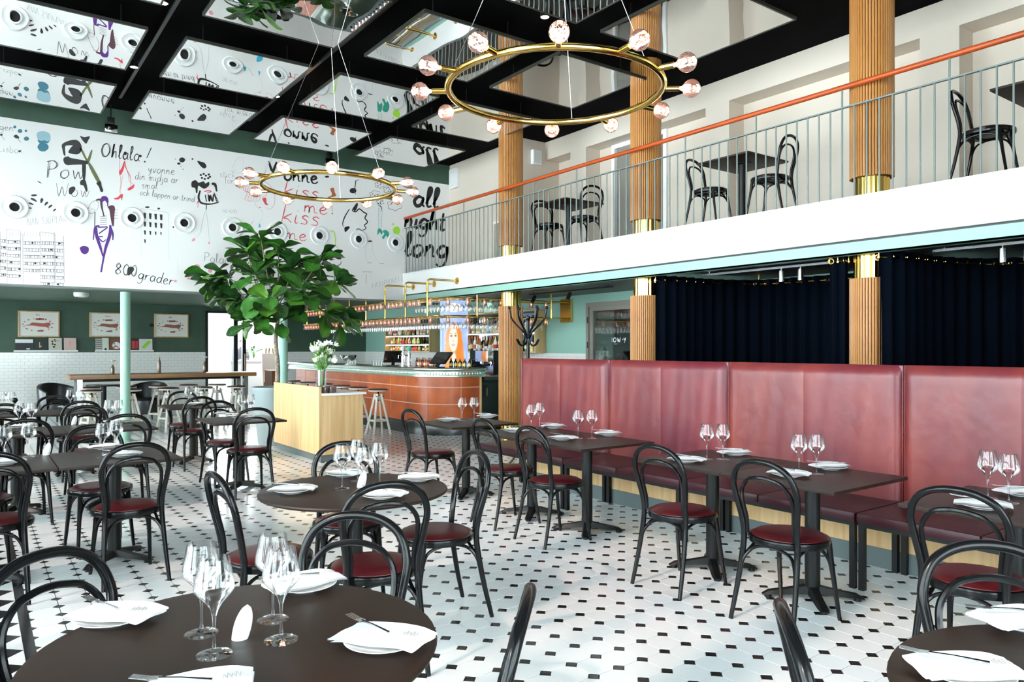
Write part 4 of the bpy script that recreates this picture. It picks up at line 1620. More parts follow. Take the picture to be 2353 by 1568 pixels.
def bowl(px, py, lab, fill=False):
    p = barpt(px)
    b = thing('champagne_bowl', lab, 'bowl', p)
    b.scale = (.72, .72, .72)
    MB().lathe([(.001, .004), (.10, .0), (.10, .012), (.04, .03), (.035, .07), (.05, .09), (.13, .11), (.20, .17), (.235, .25), (.24, .27), (.25, .275), (.23, .262), (.19, .17), (.12, .12), (.001, .11)], 32).build('vessel', 'chrome', b)
    return b, p


b1, p1 = bowl(801, 833, 'wide chrome champagne bowl on a foot at the end of the bar')
b2, p2 = bowl(748, 832, 'chrome champagne bowl holding bottles beside the white bouquet')
for a, r_ in ((.05, .5), (-.07, -.6), (.0, .2)):
    o = obj('champagne_bottle', BOT[(0, 'dark')], None, (p2.x + a * .7, p2.y + a * .5, ZBAR + .09), 1)
    o.rotation_euler = (.3 * r_, .9 * r_, 0)
    tag(o, 'dark champagne bottle leaning in the chrome bowl', 'bottle', 'bottles in the champagne bowl')


def till(px, py, lab, rz, tilt=.5):
    p = barpt(px, 6.62)
    t = thing('till_screen', lab, 'till', p, rz)
    MB().box((-.12, -.1, 0), (.12, .1, .02), bev=.004).build('foot', 'frame_black', t)
    m_ = Matrix.Translation((0, 0, .02)) @ Matrix.Rotation(tilt, 4, 'X')
    MB().box((-.03, -.02, 0), (.03, .02, .12)).xform(m_).build('stand', 'frame_black', t, flat=True)
    MB().box((-.19, -.045, .05), (.19, -.01, .33), bev=.008).xform(m_).build('screen_case', 'frame_black', t)
    MB().box((-.175, -.0475, .065), (.175, -.0445, .315)).xform(m_).build('screen', mat('dark_screen', (.006, .006, .008), .1), t, flat=True)


till(903, 838, 'black till screen tilted back beside the beer taps', R(-35), -.75)
till(1003, 846, 'black till screen tilted in front of the portrait pillar', R(-75), -.8)
for k, px in enumerate((926, 940)):
    p = barpt(px, 6.6)
    t = thing('beer_tap', ('white-topped beer tap nearest the till', 'teal-topped beer tap beside the till')[k], 'beer tap', p)
    MB().lathe([(.05, 0), (.05, .01), (.035, .02), (.035, .25), (.03, .27), (.001, .275)], 16).build('tower', 'chrome', t)
    MB().cyl((0, 0, .22), (-.11, -.03, .21), .012, n=8).cyl((-.11, -.03, .21), (-.115, -.03, .15), .009, n=8).build('spout', 'chrome', t)
    MB().sphere((0, 0, .34), .05, 10, sz=1.2).build('badge', ('china', mat('teal_badge', (.15, .55, .45), .3))[k], t)
    MB().cyl((0, 0, .27), (0, 0, .30), .012, n=8).build('neck', 'chrome', t)
for k in range(9):
    p = barpt(958 + k * 4.6, 6.72)
    o = obj('bottle', BOT[(1, ('dark', 'amber', 'red')[k % 3])], None, (p.x, p.y, ZBAR + .0005), k)
    o.scale = (.8, .8, .62)
    tag(o, '%s bottle in the row on the bar between taps and till' % ('dark glass', 'amber', 'red')[k % 3], 'bottle', ('dark', 'amber', 'red')[k % 3] + ' bottles on the bar by the taps')
for k in range(9):
    p = barpt(1037 + k * 5.2, 6.95)
    o = obj('bottle', BOT[(0, 'dark')], None, (p.x, p.y + .09 * (k % 2), ZBAR + .0005), k)
    o.scale = (.8, .8, .55)
    tag(o, 'dark wine bottle standing on the bar before the portrait pillar', 'bottle', 'wine bottles on the bar corner')
me_tum = MB().lathe([(.001, .004), (.026, .004), (.032, .09), (.031, .09), (.026, .01)], 14).mesh('tumbler', 'glass')
for px, py in ((803, 841), (809, 842), (815, 841), (858, 845), (864, 845), (870, 846), (876, 845)):
    p = barpt(px, 6.42)
    tag(obj('tumbler', me_tum, None, (p.x, p.y, ZBAR)), 'small clear tumbler standing on the zinc bar counter', 'glass', 'tumblers on the bar')
# drip tray and board behind the taps
tg = thing('drip_tray', 'pale drip tray lying on the bar beside the taps', 'tray', barpt(950, 6.45))
MB().box((-.06, -.3, 0), (.06, .3, .015), bev=.004).build('tray', 'steel', tg)

# ---- espresso machine
p = Vector((8.55, 12.35, .92))
em = thing('espresso_machine', 'steel espresso machine with cups on top behind the bar', 'espresso machine', p, R(0))
MB().box((-.27, -.42, .05), (.27, .42, .14), bev=.01).build('drip_base', 'steel', em)
MB().box((-.22, -.42, .30), (.27, .42, .52), bev=.02).build('boiler_case', 'chrome', em)
MB().box((-.05, -.40, .14), (.27, .40, .30)).build('back_body', 'steel', em, flat=True)
for s_ in (-1, 1):
    MB().box((-.27, s_ * .42 - .012, .05), (.27, s_ * .42 + .012, .53), bev=.006).build('side_panel', 'frame_black', em)
    MB().cyl((-.15, s_ * .18, .30), (-.15, s_ * .18, .25), .04, n=14).build('group_head', 'chrome', em)
    MB().tube([(-.15, s_ * .18, .25), (-.30, s_ * .18, .235), (-.36, s_ * .18, .22)], [.028, .012, .016], 8).build('portafilter', 'frame_black', em)
    MB().tube(cr([(-.22, s_ * .34, .34), (-.28, s_ * .35, .33), (-.29, s_ * .35, .2)], 4), .006, 6).build('steam_wand', 'chrome', em)
for k in range(4):
    MB().cyl(((-.2, .2)[k % 2], (-.33, .33)[k // 2], 0), ((-.2, .2)[k % 2], (-.33, .33)[k // 2], .05), .025, n=10).build('foot', 'frame_black', em)
me_cup = MB().lathe([(.001, .002), (.022, 0), (.025, .004), (.036, .055), (.033, .055), (.022, .008)], 14).mesh('coffee_cup', 'china')
for k in range(9):
    tag(obj('coffee_cup', me_cup, None, (p.x - .1 + .13 * (k % 2), p.y - .34 + .085 * k, .92 + .52)), 'white coffee cup stored on top of the espresso machine', 'cup', 'cups on the espresso machine')

# ================================================================ wooden station, fig tree, flowers
stn = thing('service_station', 'light oak service station with raised screen and white stone top', 'counter', (3.65, 9.24, 0))
MB().box((0, 0, .10), (.035, 1.78, .99), bev=.002).build('screen_panel', 'oaklight', stn)
MB().box((.035, .0, .10), (.62, 1.78, .875), bev=.002).build('cabinet', 'oaklight', stn)
MB().box((.037, -.02, .875), (.66, 1.80, .905), bev=.003).build('stone_top', mat('white_stone', (.80, .78, .76), .25), stn)
MB().box((.04, .03, 0), (.56, 1.75, .10)).build('plinth', 'greyplinth', stn, flat=True)
MB().box((.63, .1, .2), (.625, .85, .85)).build('cabinet_door', 'oaklight', stn, flat=True)
MB().box((.63, .93, .2), (.625, 1.68, .85)).build('cabinet_door', 'oaklight', stn, flat=True)
ve = thing('flower_vase', 'tall clear glass vase on the oak service station', 'vase', (3.79, 9.50, .905))
MB().lathe([(.001, .012), (.05, .012), (.055, .0), (.058, .01), (.062, .30), (.059, .30), (.054, .02), (.001, .018)], 24).build('glass_body', 'glass', ve)
MB().lathe([(.001, .02), (.052, .02), (.056, .16), (.001, .16)], 20).build('water', glass_mat('water', (.90, .96, .92), .6, .04), ve)
bq = thing('bouquet', 'bouquet of white lisianthus with green buds in the tall vase', 'flowers', (3.79, 9.50, .925))
rb = random.Random(3)
me_pet = []
for q in range(2):
    m_ = MB()
    for k in range(6):
        a = k * math.pi / 3 + q * .4
        c_, s_ = math.cos(a), math.sin(a)
        m_.add([(0, 0, 0), (c_ * .022 - s_ * .018, s_ * .022 + c_ * .018, .022), (c_ * .036, s_ * .036, .042), (c_ * .022 + s_ * .018, s_ * .022 - c_ * .018, .022)], [(0, 3, 2, 1)])
    me_pet.append(m_.mesh('blossom', mat('white_petal', (.85, .85, .80), .6), angle=80))
me_bud = MB().lathe([(.001, 0), (.008, .012), (.006, .03), (.001, .042)], 8).mesh('bud', mat('pale_green_bud', (.35, .55, .15), .5))
lv = []
for k in range(46):
    a, r_ = rb.uniform(0, 2 * math.pi), rb.uniform(.02, .19)
    z = rb.uniform(.42, .66) - .25 * r_
    c_, s_ = math.cos(a), math.sin(a)
    MB().tube(cr([(c_ * .03, s_ * .03, .02 + .0), (c_ * .045, s_ * .045, .28), (c_ * r_ * .7, s_ * r_ * .7, z * .8), (c_ * r_, s_ * r_, z)], 4), .0028, 5).build('stem', mat('flower_stem', (.14, .33, .06), .5), bq)
    if k % 5 < 3 and r_ > .05:
        o = obj('blossom', me_pet[k % 2], bq, (c_ * r_, s_ * r_, z - .01))
        o.rotation_euler = (-s_ * 1.0, c_ * 1.0, a)
        o.scale = (1.25,) * 3
    else:
        o = obj('bud', me_bud, bq, (c_ * r_, s_ * r_, z))
        o.scale = (1.2,) * 3
for k in range(26):
    a, z = rb.uniform(0, 2 * math.pi), rb.uniform(.27, .5)
    c_, s_ = math.cos(a), math.sin(a)
    w = .02
    r0, r1 = .05, .05 + rb.uniform(.06, .12)
    MB().add([(c_ * r0, s_ * r0, z), (c_ * (r0 + r1) / 2 - s_ * w, s_ * (r0 + r1) / 2 + c_ * w, z + .04), (c_ * r1, s_ * r1, z + .06), (c_ * (r0 + r1) / 2 + s_ * w, s_ * (r0 + r1) / 2 - c_ * w, z + .04)],
             [(0, 1, 2, 3)]).build('leaf', 'leaf3', bq)
me_tea = MB().lathe([(.001, .008), (.033, .006), (.038, .0), (.04, .01), (.04, .085), (.037, .085), (.036, .014)], 16).mesh('candle_glass', 'pinkglass')
for k, (x, y, s_) in enumerate(((3.76, 9.30, 1.15), (3.84, 9.28, .95), (3.80, 9.36, 1.1), (3.90, 9.36, .9))):
    o = obj('candle_glass', me_tea, None, (x, y, .905))
    o.scale = (s_,) * 3
    tag(o, 'small rosy candle glass on the oak service station', 'candle glass', 'candle glasses on the service station')

pot = thing('planter', 'tall tapered grey planter behind the oak service station', 'planter', (3.86, 11.50, 0))
MB().lathe([(.001, 0), (.27, 0), (.28, .01), (.375, .86), (.38, .885), (.375, .895), (.355, .89), (.35, .80), (.001, .80)], 48).build('pot', 'planter', pot)
MB().lathe([(.001, .845), (.345, .835)], 32).build('soil', 'soil', pot)

tree = thing('fig_tree', 'fiddle-leaf fig tree with broad glossy leaves in the grey planter', 'tree', (3.86, 11.50, .84))
T0 = Vector((3.86, 11.50, .84))
trunk = [(0, 0, -.03), (.015, .01, .35), (-.02, 0, .8), (.02, .02, 1.15), (.0, .05, 1.45)]
MB().tube(cr(trunk, 5), [.042, .03], 10).build('trunk', 'bark', tree)


def leaf_mesh(seed, m):
    rr = random.Random(seed)
    n_, w_ = 8, 4
    wid = [.10, .30, .46, .60, .80, .97, 1.0, .80, .28]
    L_, W_ = .34, .125
    bend, cup = rr.uniform(.10, .35), rr.uniform(.1, .28)
    ph = rr.uniform(0, 6)
    v, f = [], []
    for i in range(n_ + 1):
        t = i / n_
        for j in range(-w_, w_ + 1):
            s_ = j / w_
            x = L_ * t
            y = W_ * wid[i] * s_
            z = -bend * L_ * t * t + cup * W_ * abs(s_) ** 1.4 * wid[i] + .010 * math.sin(9 * t + ph + 2.5 * s_) * abs(s_) - (.006 if j == 0 else 0)
            v.append((x, y, z))
    m_ = 2 * w_ + 1
    for i in range(n_):
        for j in range(m_ - 1):
            f.append((i * m_ + j, (i + 1) * m_ + j, (i + 1) * m_ + j + 1, i * m_ + j + 1))
    b = MB().add(v, f)
    b.tube([(-.05, 0, .012), (-.02, 0, .002), (.02, 0, -.003)], .004, 5)
    # raised veins
    for k in range(1, 6):
        t = k / 7 + .05
        i = min(n_ - 1, int(t * n_))
        for sg in (-1, 1):
            a0 = Vector((L_ * t, 0, -bend * L_ * t * t - .003))
            t2 = min(1, t + .16)
            yy = W_ * wid[min(n_, int(t2 * n_))] * .8 * sg
            a1 = Vector((L_ * t2, yy, -bend * L_ * t2 * t2 + cup * W_ * .73 * wid[min(n_, int(t2 * n_))] - .001))
            b.add([a0 + Vector((-.002, 0, .0025)), a1 + Vector((0, 0, .0015)), a0 + Vector((.002, 0, .0025))], [(0, 1, 2)], 1)
    b.add([(.0, -.0035, .002), (L_ * .5, -.0025, -bend * L_ * .25 - .002), (L_ * .95, 0, -bend * L_ * .9 + .0), (L_ * .5, .0025, -bend * L_ * .25 - .002), (.0, .0035, .002)], [(0, 1, 3, 4), (1, 2, 3)], 1)
    return b.mesh('leaf', [m, mat('leaf_vein', (.20, .36, .09), .4)], angle=80)


lms = [leaf_mesh(k, ('leaf', 'leaf2', 'leaf', 'leaf3', 'leaf2', 'leaf')[k]) for k in range(6)]
rt = random.Random(11)
clus = [(600, 552, -.1), (570, 585, .3), (640, 572, .2), (528, 640, -.2), (488, 645, .1), (590, 640, -.5), (672, 612, -.1), (735, 598, .1), (768, 650, .3), (620, 690, -.7),
        (560, 690, -.2), (700, 675, -.5), (645, 728, -.3), (585, 735, -.5), (745, 715, 0), (780, 735, .2), (655, 640, .4), (525, 672, .3), (610, 600, .5), (700, 640, .5)]
D0 = T0.x * SF + T0.y * CF
trunk_top = Vector(trunk[-1])
nl = 0
for px, py, dd in clus:
    c = at_depth(px, py, D0 + dd) - T0
    base = Vector(trunk[3]).lerp(trunk_top, rt.random()) if c.z > .9 else Vector(trunk[2]).lerp(Vector(trunk[3]), rt.random())
    mid = base.lerp(c, .5) + Vector((rt.uniform(-.08, .08), rt.uniform(-.08, .08), -.08 if c.z > base.z else .1))
    MB().tube(cr([base, mid, c], 5), [.014, .007], 7).build('branch', 'bark', tree)
    out = (c - Vector((0, 0, .9))).normalized()
    k = rt.randrange(12, 15)
    for i in range(k):
        a = 2 * math.pi * i / k + rt.uniform(-.4, .4)
        el = rt.uniform(-1.1, .55)
        d = Vector((math.cos(a) * math.cos(el), math.sin(a) * math.cos(el), math.sin(el))) + out * .55
        d.normalize()
        up = Vector((0, 0, .5)) + out * 1.3 + Vector((rt.uniform(-.4, .4), rt.uniform(-.4, .4), 0))
        y = up.cross(d)
        if y.length < .1:
            continue
        y.normalize()
        z = d.cross(y)
        o = obj('leaf', lms[rt.randrange(6)], tree)
        mt = Matrix((d, y, z)).transposed().to_4x4()
        s_ = rt.uniform(.80, 1.18)
        mt = Matrix.Translation(c + d * .045 + Vector((0, 0, rt.uniform(-.09, .09)))) @ mt @ Matrix.Scale(s_, 4)
        o.matrix_local = mt
        nl += 1

# ================================================================ stools, high table, lounge corner
def make_stool():
    t = thing('bar_stool', 'stool', 'stool')
    MB().lathe([(.001, .745), (.165, .745), (.172, .752), (.172, .762), (.166, .768), (.001, .768)], 28).build('seat_board', 'stoolwood', t)
    MB().lathe([(.168, .768), (.17, .776), (.160, .787), (.10, .793), (.001, .794)], 28).build('seat_pad', 'stoolseat', t)
    MB().cyl((0, 0, .58), (0, 0, .745), .016, n=10).build('screw_spindle', 'iron', t)
    for k in range(4):
        a = R(45 + 90 * k)
        c_, s_ = math.cos(a), math.sin(a)
        MB().obox((c_ * .055, s_ * .055, .70), (c_ * .225, s_ * .225, 0), .034, .034, up=(-s_, c_, 0)).build('leg', 'stoolwood', t, flat=True)
        MB().cyl((c_ * .10, s_ * .10, .66), (c_ * .045, s_ * .045, .66), .008, n=8).build('bolt', 'iron', t)
        a2 = R(135 + 90 * k)
        MB().obox((c_ * .168, s_ * .168, .24), (math.cos(a2) * .168, math.sin(a2) * .168, .24), .022, .03).build('foot_rail', 'stoolwood', t, flat=True)
    MB().box((-.05, -.05, .60), (.05, .05, .66)).build('hub', 'stoolwood', t, flat=True)
    return Maker(t)


ST = make_stool()
for k, y in enumerate((11.76, 12.58, 13.34, 14.2, 15.1, 16.0)):
    ST((5.72, y, 0), R(12 * k), 'pale wooden stool along the tiled bar, %s from its corner' % ORD[k], 'stools along the bar front')
for k, x in enumerate((1.65, 2.25, 2.87, 3.45, 4.05)):
    ST((x, 14.36, 0), R(20), 'pale wooden stool, hall side of the high table, %s from the windows' % ORD[k], 'stools on the hall side of the high table')
for k, x in enumerate((1.75, 2.35, 2.9, 3.45, 3.98)):
    ST((x, 15.45, 0), R(35), 'pale wooden stool, wall side of the high table, %s from the windows' % ORD[k], 'stools on the wall side of the high table')
ht = thing('high_table', 'long high oak table on steel legs beneath the mural', 'table', (2.93, 14.92, 0))
MB().box((-1.57, -.32, .955), (1.57, .32, 1.03), bev=.004).build('tabletop', 'oakdark', ht)
for x in (-1.42, 1.38):
    for y in (-.24, .24):
        MB().box((x - .04, y - .04, 0), (x + .04, y + .04, .955)).build('leg', 'steel', ht, flat=True)
MB().box((-1.38, -.03, .90), (1.34, .03, .955)).build('apron', 'iron', ht, flat=True)
p = on_z(597, 866, 1.0)
bs_ = thing('curved_stand', 'brown curved wooden stand at the end of the long high table', 'stand', (4.86, 15.0, 0))
pts = [(.0, 1.03), (.30, 1.03), (.24, .98), (.21, .85), (.20, .4), (.20, 0), (0, 0)]
b = MB()
for y in (-.22, .22):
    pass
b.add([(x, -.22, z) for x, z in pts] + [(x, .22, z) for x, z in pts], [tuple(range(7)), tuple(range(13, 6, -1))] + [(i, 7 + i, 7 + (i + 1) % 7, (i + 1) % 7) for i in range(7)])
b.build('stand_body', mat('red_brown_wood', (.16, .05, .02), .3), bs_, angle=30)
MB().box((-.02, -.24, 1.03), (.33, .24, 1.05)).build('stand_top', 'oakdark', bs_, flat=True)
for px, py, h, w in ((268, 862, .17, 'by the sage pillar'), (378, 860, .30, 'in the middle'), (476, 857, .22, 'near the doorway')):
    q = on_z(px, py, 1.03)
    vv = thing('bud_vase', 'slim bottle vase with a white flower on the high table, ' + w, 'vase', (q.x, 14.9, 1.03))
    MB().lathe([(.001, .002), (.028, 0), (.03, .01), (.03, h * .7), (.016, h * .85), (.014, h), (.011, h)], 14).build('bottle', mat('brown_glass', (.14, .06, .02), .1, spec=.7), vv)
    MB().cyl((0, 0, h * .5), (.01, 0, h + .06), .003, n=6).build('stem', mat('flower_stem'), vv)
    for a in range(3):
        o = obj('blossom', me_pet[a % 2], vv, (.01 + .02 * (a - 1), .01 * a, h + .05))
        o.scale = (.9,) * 3
# armchairs
def tub(x, y, rz, lab):
    t = thing('tub_chair', lab, 'armchair', (x, y, 0), rz)
    v, f = [], []
    n = 24
    for i in range(n + 1):
        a = R(-20) + R(220) * i / n + math.pi
        hgt = .60 + .18 * math.sin(math.pi * i / n)
        for r_, z in ((.36, .12), (.40, hgt - .03), (.385, hgt), (.33, hgt), (.31, hgt - .04), (.29, .35)):
            v.append((r_ * math.cos(a), r_ * math.sin(a), z))
    for i in range(n):
        for k in range(5):
            f.append((i * 6 + k, i * 6 + 6 + k, i * 6 + 7 + k, i * 6 + 1 + k))
    f += [tuple(range(6)), tuple(n * 6 + k for k in range(5, -1, -1))]
    MB().add(v, f).build('shell', 'leatherblk', t, angle=60)
    MB().lathe([(.001, .12), (.34, .12), (.35, .16), (.33, .40), (.28, .44), (.001, .45)], 28).build('seat_cushion', 'leatherblk', t)
    for k in range(4):
        a = R(45 + 90 * k)
        MB().cyl((.24 * math.cos(a), .24 * math.sin(a), 0), (.22 * math.cos(a), .22 * math.sin(a), .13), .016, .02, 8).build('leg', 'frame_black', t)


tub(1.46, 17.7, R(-150), 'black leather tub chair before the white tiles, window side')
tub(3.0, 17.2, R(150), 'black leather tub chair behind the long high table')
lt = thing('pedestal_table', 'black pedestal table between the leather tub chairs', 'table', (2.25, 17.6, 0))
MB().lathe([(.001, .70), (.33, .70), (.335, .715), (.33, .73), (.001, .73)], 32).build('tabletop', 'frame_black', lt)
MB().cyl((0, 0, .02), (0, 0, .70), .05, n=14).build('column', 'frame_black', lt)
MB().cyl((0, 0, 0), (0, 0, .025), .2, n=24).build('base', 'frame_black', lt)

# ================================================================ ledges, books, framed charts on the far wall
def led(px0, px1, py, lab):
    a, c = on_y(px0, py, YN), on_y(px1, py, YN)
    t = thing('picture_ledge', lab, 'shelf', ((a.x + c.x) / 2, YN - .01, 1.415))
    w = (c.x - a.x) / 2
    MB().box((-w, -.11, 0), (w, 0, .022)).build('board', 'white', t, flat=True)
    MB().box((-w, -.118, 0), (w, -.105, .038)).build('lip', 'white', t, flat=True)
    return 1.437


led(31, 178, 808, 'white picture ledge with dark and pink books on the green wall')
led(218, 351, 808, 'white picture ledge behind the sage pillar')
bk_spec = [(35, 76, 779, (.03, .03, .028), 'black book with a wide white band on its cover', 'band'), (78, 106, 778, (.02, .03, .035), 'dark book with a small gold figure', 'gold'),
           (112, 142, 777, (.62, .58, .50), 'cream patterned book with dark blots', 'blots'), (147, 175, 777, (.72, .52, .46), 'plain pale pink book', 'pinkrect'),
           (219, 234, 777, (.16, .17, .12), 'olive striped book standing at the ledge end', 'stripes'), (235, 250, 777, (.68, .69, .62), 'narrow white book with a black disc', 'disc'),
           (252, 280, 778, (.20, .08, .04), 'brown cookbook showing a plate of food', 'plate'), (301, 319, 778, (.05, .02, .015), 'dark book with red chillies on its cover', 'chilli'),
           (320, 350, 779, (.70, .72, .66), 'white book with green slices on its cover', 'slices')]
cm_ = lambda n, c: mat('cover_' + n, c, .5)
for px0, px1, py, col, lab, kind in bk_spec:
    a, c = on_y(px0, py, YN - .08), on_y(px1, py, YN - .08)
    w, h = (c.x - a.x), a.z - 1.437
    t = thing('book', lab, 'book', ((a.x + c.x) / 2, YN - .085, 1.4375))
    t.rotation_euler = (R(-8), 0, 0)
    MB().box((-w / 2, -.012, 0), (w / 2, .012, h)).build('book_block', cm_(kind, col), t, flat=True)
    MB().box((-w / 2 + .004, -.008, .003), (w / 2 + .002, .008, h - .003)).build('pages', 'napkin', t, flat=True)
    b = MB()
    y = -.0128

    def rect(x0, x1, z0, z1):
        b.add([(x0 * w - w / 2, y, z0 * h), (x1 * w - w / 2, y, z0 * h), (x1 * w - w / 2, y, z1 * h), (x0 * w - w / 2, y, z1 * h)], [(0, 1, 2, 3)])

    def disc(cx, cz, r_, yy=None, sq=1.0):
        b.add([(cx * w - w / 2 + r_ * math.cos(q * math.pi / 8), y if yy is None else yy, cz * h + sq * r_ * math.sin(q * math.pi / 8)) for q in range(16)], [tuple(range(16))])
    if kind == 'band':
        rect(0, 1, .66, .97)
        disc(.72, .16, .04, None, .35)
        m_ = 'napkin'
    elif kind == 'gold':
        rect(.42, .50, .25, .7)
        disc(.55, .35, .02)
        m_ = cm_('goldprint', (.6, .45, .15))
    elif kind == 'blots':
        for q in range(9):
            disc(rb.uniform(.15, .9), rb.uniform(.1, .9), rb.uniform(.008, .022))
        m_ = 'ink'
    elif kind == 'pinkrect':
        rect(.42, .55, .4, .75)
        m_ = 'pink'
    elif kind == 'stripes':
        for q in range(6):
            rect(.0, 1, .08 + q * .16, .12 + q * .16)
        m_ = 'china'
    elif kind == 'disc':
        disc(.5, .12, .025)
        m_ = 'ink'
    elif kind == 'plate':
        disc(.55, .42, .085)
        m_ = 'china'
    elif kind == 'chilli':
        for q in range(5):
            rect(.1 + q * .18, .2 + q * .18, .15, .8)
        m_ = 'red'
    else:
        for q in range(4):
            disc(.35 + q * .13, .3 + q * .14, .04)
        m_ = 'lime'
    b.build('cover_print', m_, t, flat=True)
    if kind == 'plate':
        b = MB()
        for q in range(6):
            disc(.5 + rb.uniform(-.15, .2), .42 + rb.uniform(-.15, .15), .016, -.0133)
        b.build('cover_food', 'terracotta', t, flat=True)

sw_ = thing('wall_switch', 'small black switch box on the green wall beside a chart', 'switch', on_y(348, 748, YN))
MB().box((-.04, -.03, -.045), (.04, 0, .045), bev=.006).build('box', 'frame_black', sw_)
MB().box((-.015, -.036, -.02), (.015, -.03, .02)).build('rocker', 'iron', sw_, flat=True)
pm_ = thing('pepper_mill', 'slim dark pepper mill with a ball top on the border table', 'pepper mill', (.40, 10.1, ZTT))
MB().lathe([(.001, 0), (.026, 0), (.027, .01), (.017, .05), (.020, .10), (.014, .14), (.001, .14)], 16).build('body', 'chair', pm_)
MB().sphere((0, 0, .168), .03, 10).build('ball_top', 'chair', pm_)

# (charts are filled in after the lettering helper is defined)

# ================================================================ doorway and the bright lobby beyond
d3 = struct(MB().box((DX0 - .03, YN - .03, 0), (DX0 + .03, YN + .23, DZ1)).box((DX0, YN - .03, DZ1 - .05), (DX1, YN + .23, DZ1)).box((DX1 - .04, YN - .03, 0), (DX1 + .02, YN + .23, DZ1))
            .box((5.44, YN + .02, 0), (5.54, YN + .14, DZ1)).box((5.66, YN + .02, 0), (5.75, YN + .14, DZ1)).box((DX0, YN + .02, 0), (5.5, YN + .1, .06)).build('door_3', 'frame_black', flat=True))
MB().box((DX0 + .03, YN + .06, .06), (5.44, YN + .066, DZ1 - .05)).build('pane', 'pane', d3, flat=True)
MB().cyl((5.70, YN - .05, .75), (5.70, YN - .05, 1.35), .018, n=10).build('door_pull', 'oakdark', d3)
lob = struct(MB().box((2.5, 24.5, 0), (10, 24.7, 3.0)).box((9.8, YN + .2, 0), (10, 24.5, 3.0)).build('wall_north_lobby', 'white', flat=True))
struct(MB().box((2.5, YN + .2, 3.0), (10, 21.0, 3.1)).build('ceiling_lobby', 'white', flat=True))
rd = thing('reception_desk', 'white reception desk in the bright lobby', 'desk', (6.3, 21.2, 0))
MB().box((-.55, -.3, 0), (2.2, .3, 1.12)).build('desk_body', 'white', rd, flat=True)
MB().box((-.6, -.34, 1.12), (2.25, .34, 1.16)).build('desk_top', 'china', rd, flat=True)
lw = thing('low_wall', 'low white partition in the lobby behind the glass door', 'partition', (5.4, 22.6, 0))
MB().box((-1.4, -.08, 0), (.6, .08, 1.4)).build('panel', 'white', lw, flat=True)
MB().box((-1.42, -.1, 1.4), (.62, .1, 1.43)).build('capping', 'oaklight', lw, flat=True)
# lobby bouquet
fv = thing('lobby_vase', 'round glass vase on the reception desk', 'vase', (6.41, 21.05, 1.16))
MB().lathe([(.001, .01), (.05, .0), (.065, .05), (.07, .14), (.045, .20), (.055, .22), (.05, .22), (.04, .2), (.06, .1)], 18).build('glass_body', 'glass', fv)
fb = thing('lobby_bouquet', 'loose bouquet of pale lilies and greenery on the reception desk', 'flowers', (6.41, 21.05, 1.18))
for k in range(60):
    a, r_, z = rb.uniform(0, 6.28), rb.uniform(.03, .30), rb.uniform(.22, .52)
    c_, s_ = math.cos(a), math.sin(a)
    MB().tube([(0, 0, .02), (c_ * r_ * .4, s_ * r_ * .4, z * .6), (c_ * r_, s_ * r_, z - .3 * r_)], .003, 4).build('stem', mat('flower_stem'), fb)
    if k % 3 == 0:
        o = obj('blossom', me_pet[k % 2], fb, (c_ * r_, s_ * r_, z - .3 * r_))
        o.scale = (1.4,) * 3
    else:
        w = .03
        MB().add([(c_ * r_ * .6, s_ * r_ * .6, z * .6), (c_ * r_ - s_ * w, s_ * r_ + c_ * w, z - .1), (c_ * (r_ + .12), s_ * (r_ + .12), z - .1), (c_ * r_ + s_ * w, s_ * r_ - c_ * w, z - .1)], [(0, 1, 2, 3)]).build('leaf', 'leaf', fb)
es = thing('menu_easel', 'wooden easel with a reddish menu board in the lobby', 'easel', (6.62, 20.3, 0))
for x in (-.22, .22):
    MB().obox((x, -.1, 0), (x * .4, .05, 1.5), .035, .025).build('leg', 'oakdark', es, flat=True)
MB().obox((0, .45, 0), (0, .05, 1.5), .035, .025).build('leg', 'oakdark', es, flat=True)
MB().obox((-.2, -.06, .55), (.2, -.06, .55), .05, .03).build('ledge', 'oakdark', es, flat=True)
b = MB().add([(-.22, -.075, .57), (.22, -.075, .57), (.22, .005, 1.35), (-.22, .005, 1.35), (-.22, -.06, .57), (.22, -.06, .57), (.22, .02, 1.35), (-.22, .02, 1.35)],
             [(0, 1, 2, 3), (7, 6, 5, 4), (0, 4, 5, 1), (1, 5, 6, 2), (2, 6, 7, 3), (3, 7, 4, 0)])
b.build('menu_board', mat('menu_paper', (.75, .55, .50), .7), es, flat=True)

# person standing in the lobby, dark jacket, seen between the door frames
pp = thing('person', 'person in dark clothes standing by the glass door of the lobby', 'person', (6.62, 23.0, 0), R(150))
J = {'pel': (0, 0, .95), 'wai': (0, 0, 1.1), 'che': (0, .01, 1.32), 'nec': (0, 0, 1.47), 'hd0': (0, .01, 1.54),
     'sl': (.18, 0, 1.40), 'el': (.23, -.02, 1.13), 'wl': (.20, .14, .98), 'hl': (.19, .2, .95), 'sr': (-.18, 0, 1.40), 'er': (-.22, .05, 1.14), 'wr': (-.1, .25, 1.12), 'hr': (-.06, .3, 1.13),
     'hipl': (.09, 0, .90), 'kl': (.10, .02, .50), 'al': (.10, -.01, .09), 'tl': (.11, .14, .04), 'hipr': (-.09, 0, .90), 'kr': (-.11, .03, .50), 'ar': (-.12, 0, .09), 'tr': (-.13, .15, .04)}
RD = {'pel': (.15, .11), 'wai': (.135, .10), 'che': (.165, .115), 'nec': (.055, .055), 'hd0': (.05, .05), 'sl': (.07, .07), 'el': (.048, .048), 'wl': (.032, .032), 'hl': (.036, .02), 'sr': (.07, .07), 'er': (.048, .048), 'wr': (.032, .032), 'hr': (.036, .02),
      'hipl': (.085, .085), 'kl': (.06, .06), 'al': (.042, .042), 'tl': (.04, .028), 'hipr': (.085, .085), 'kr': (.06, .06), 'ar': (.042, .042), 'tr': (.04, .028)}
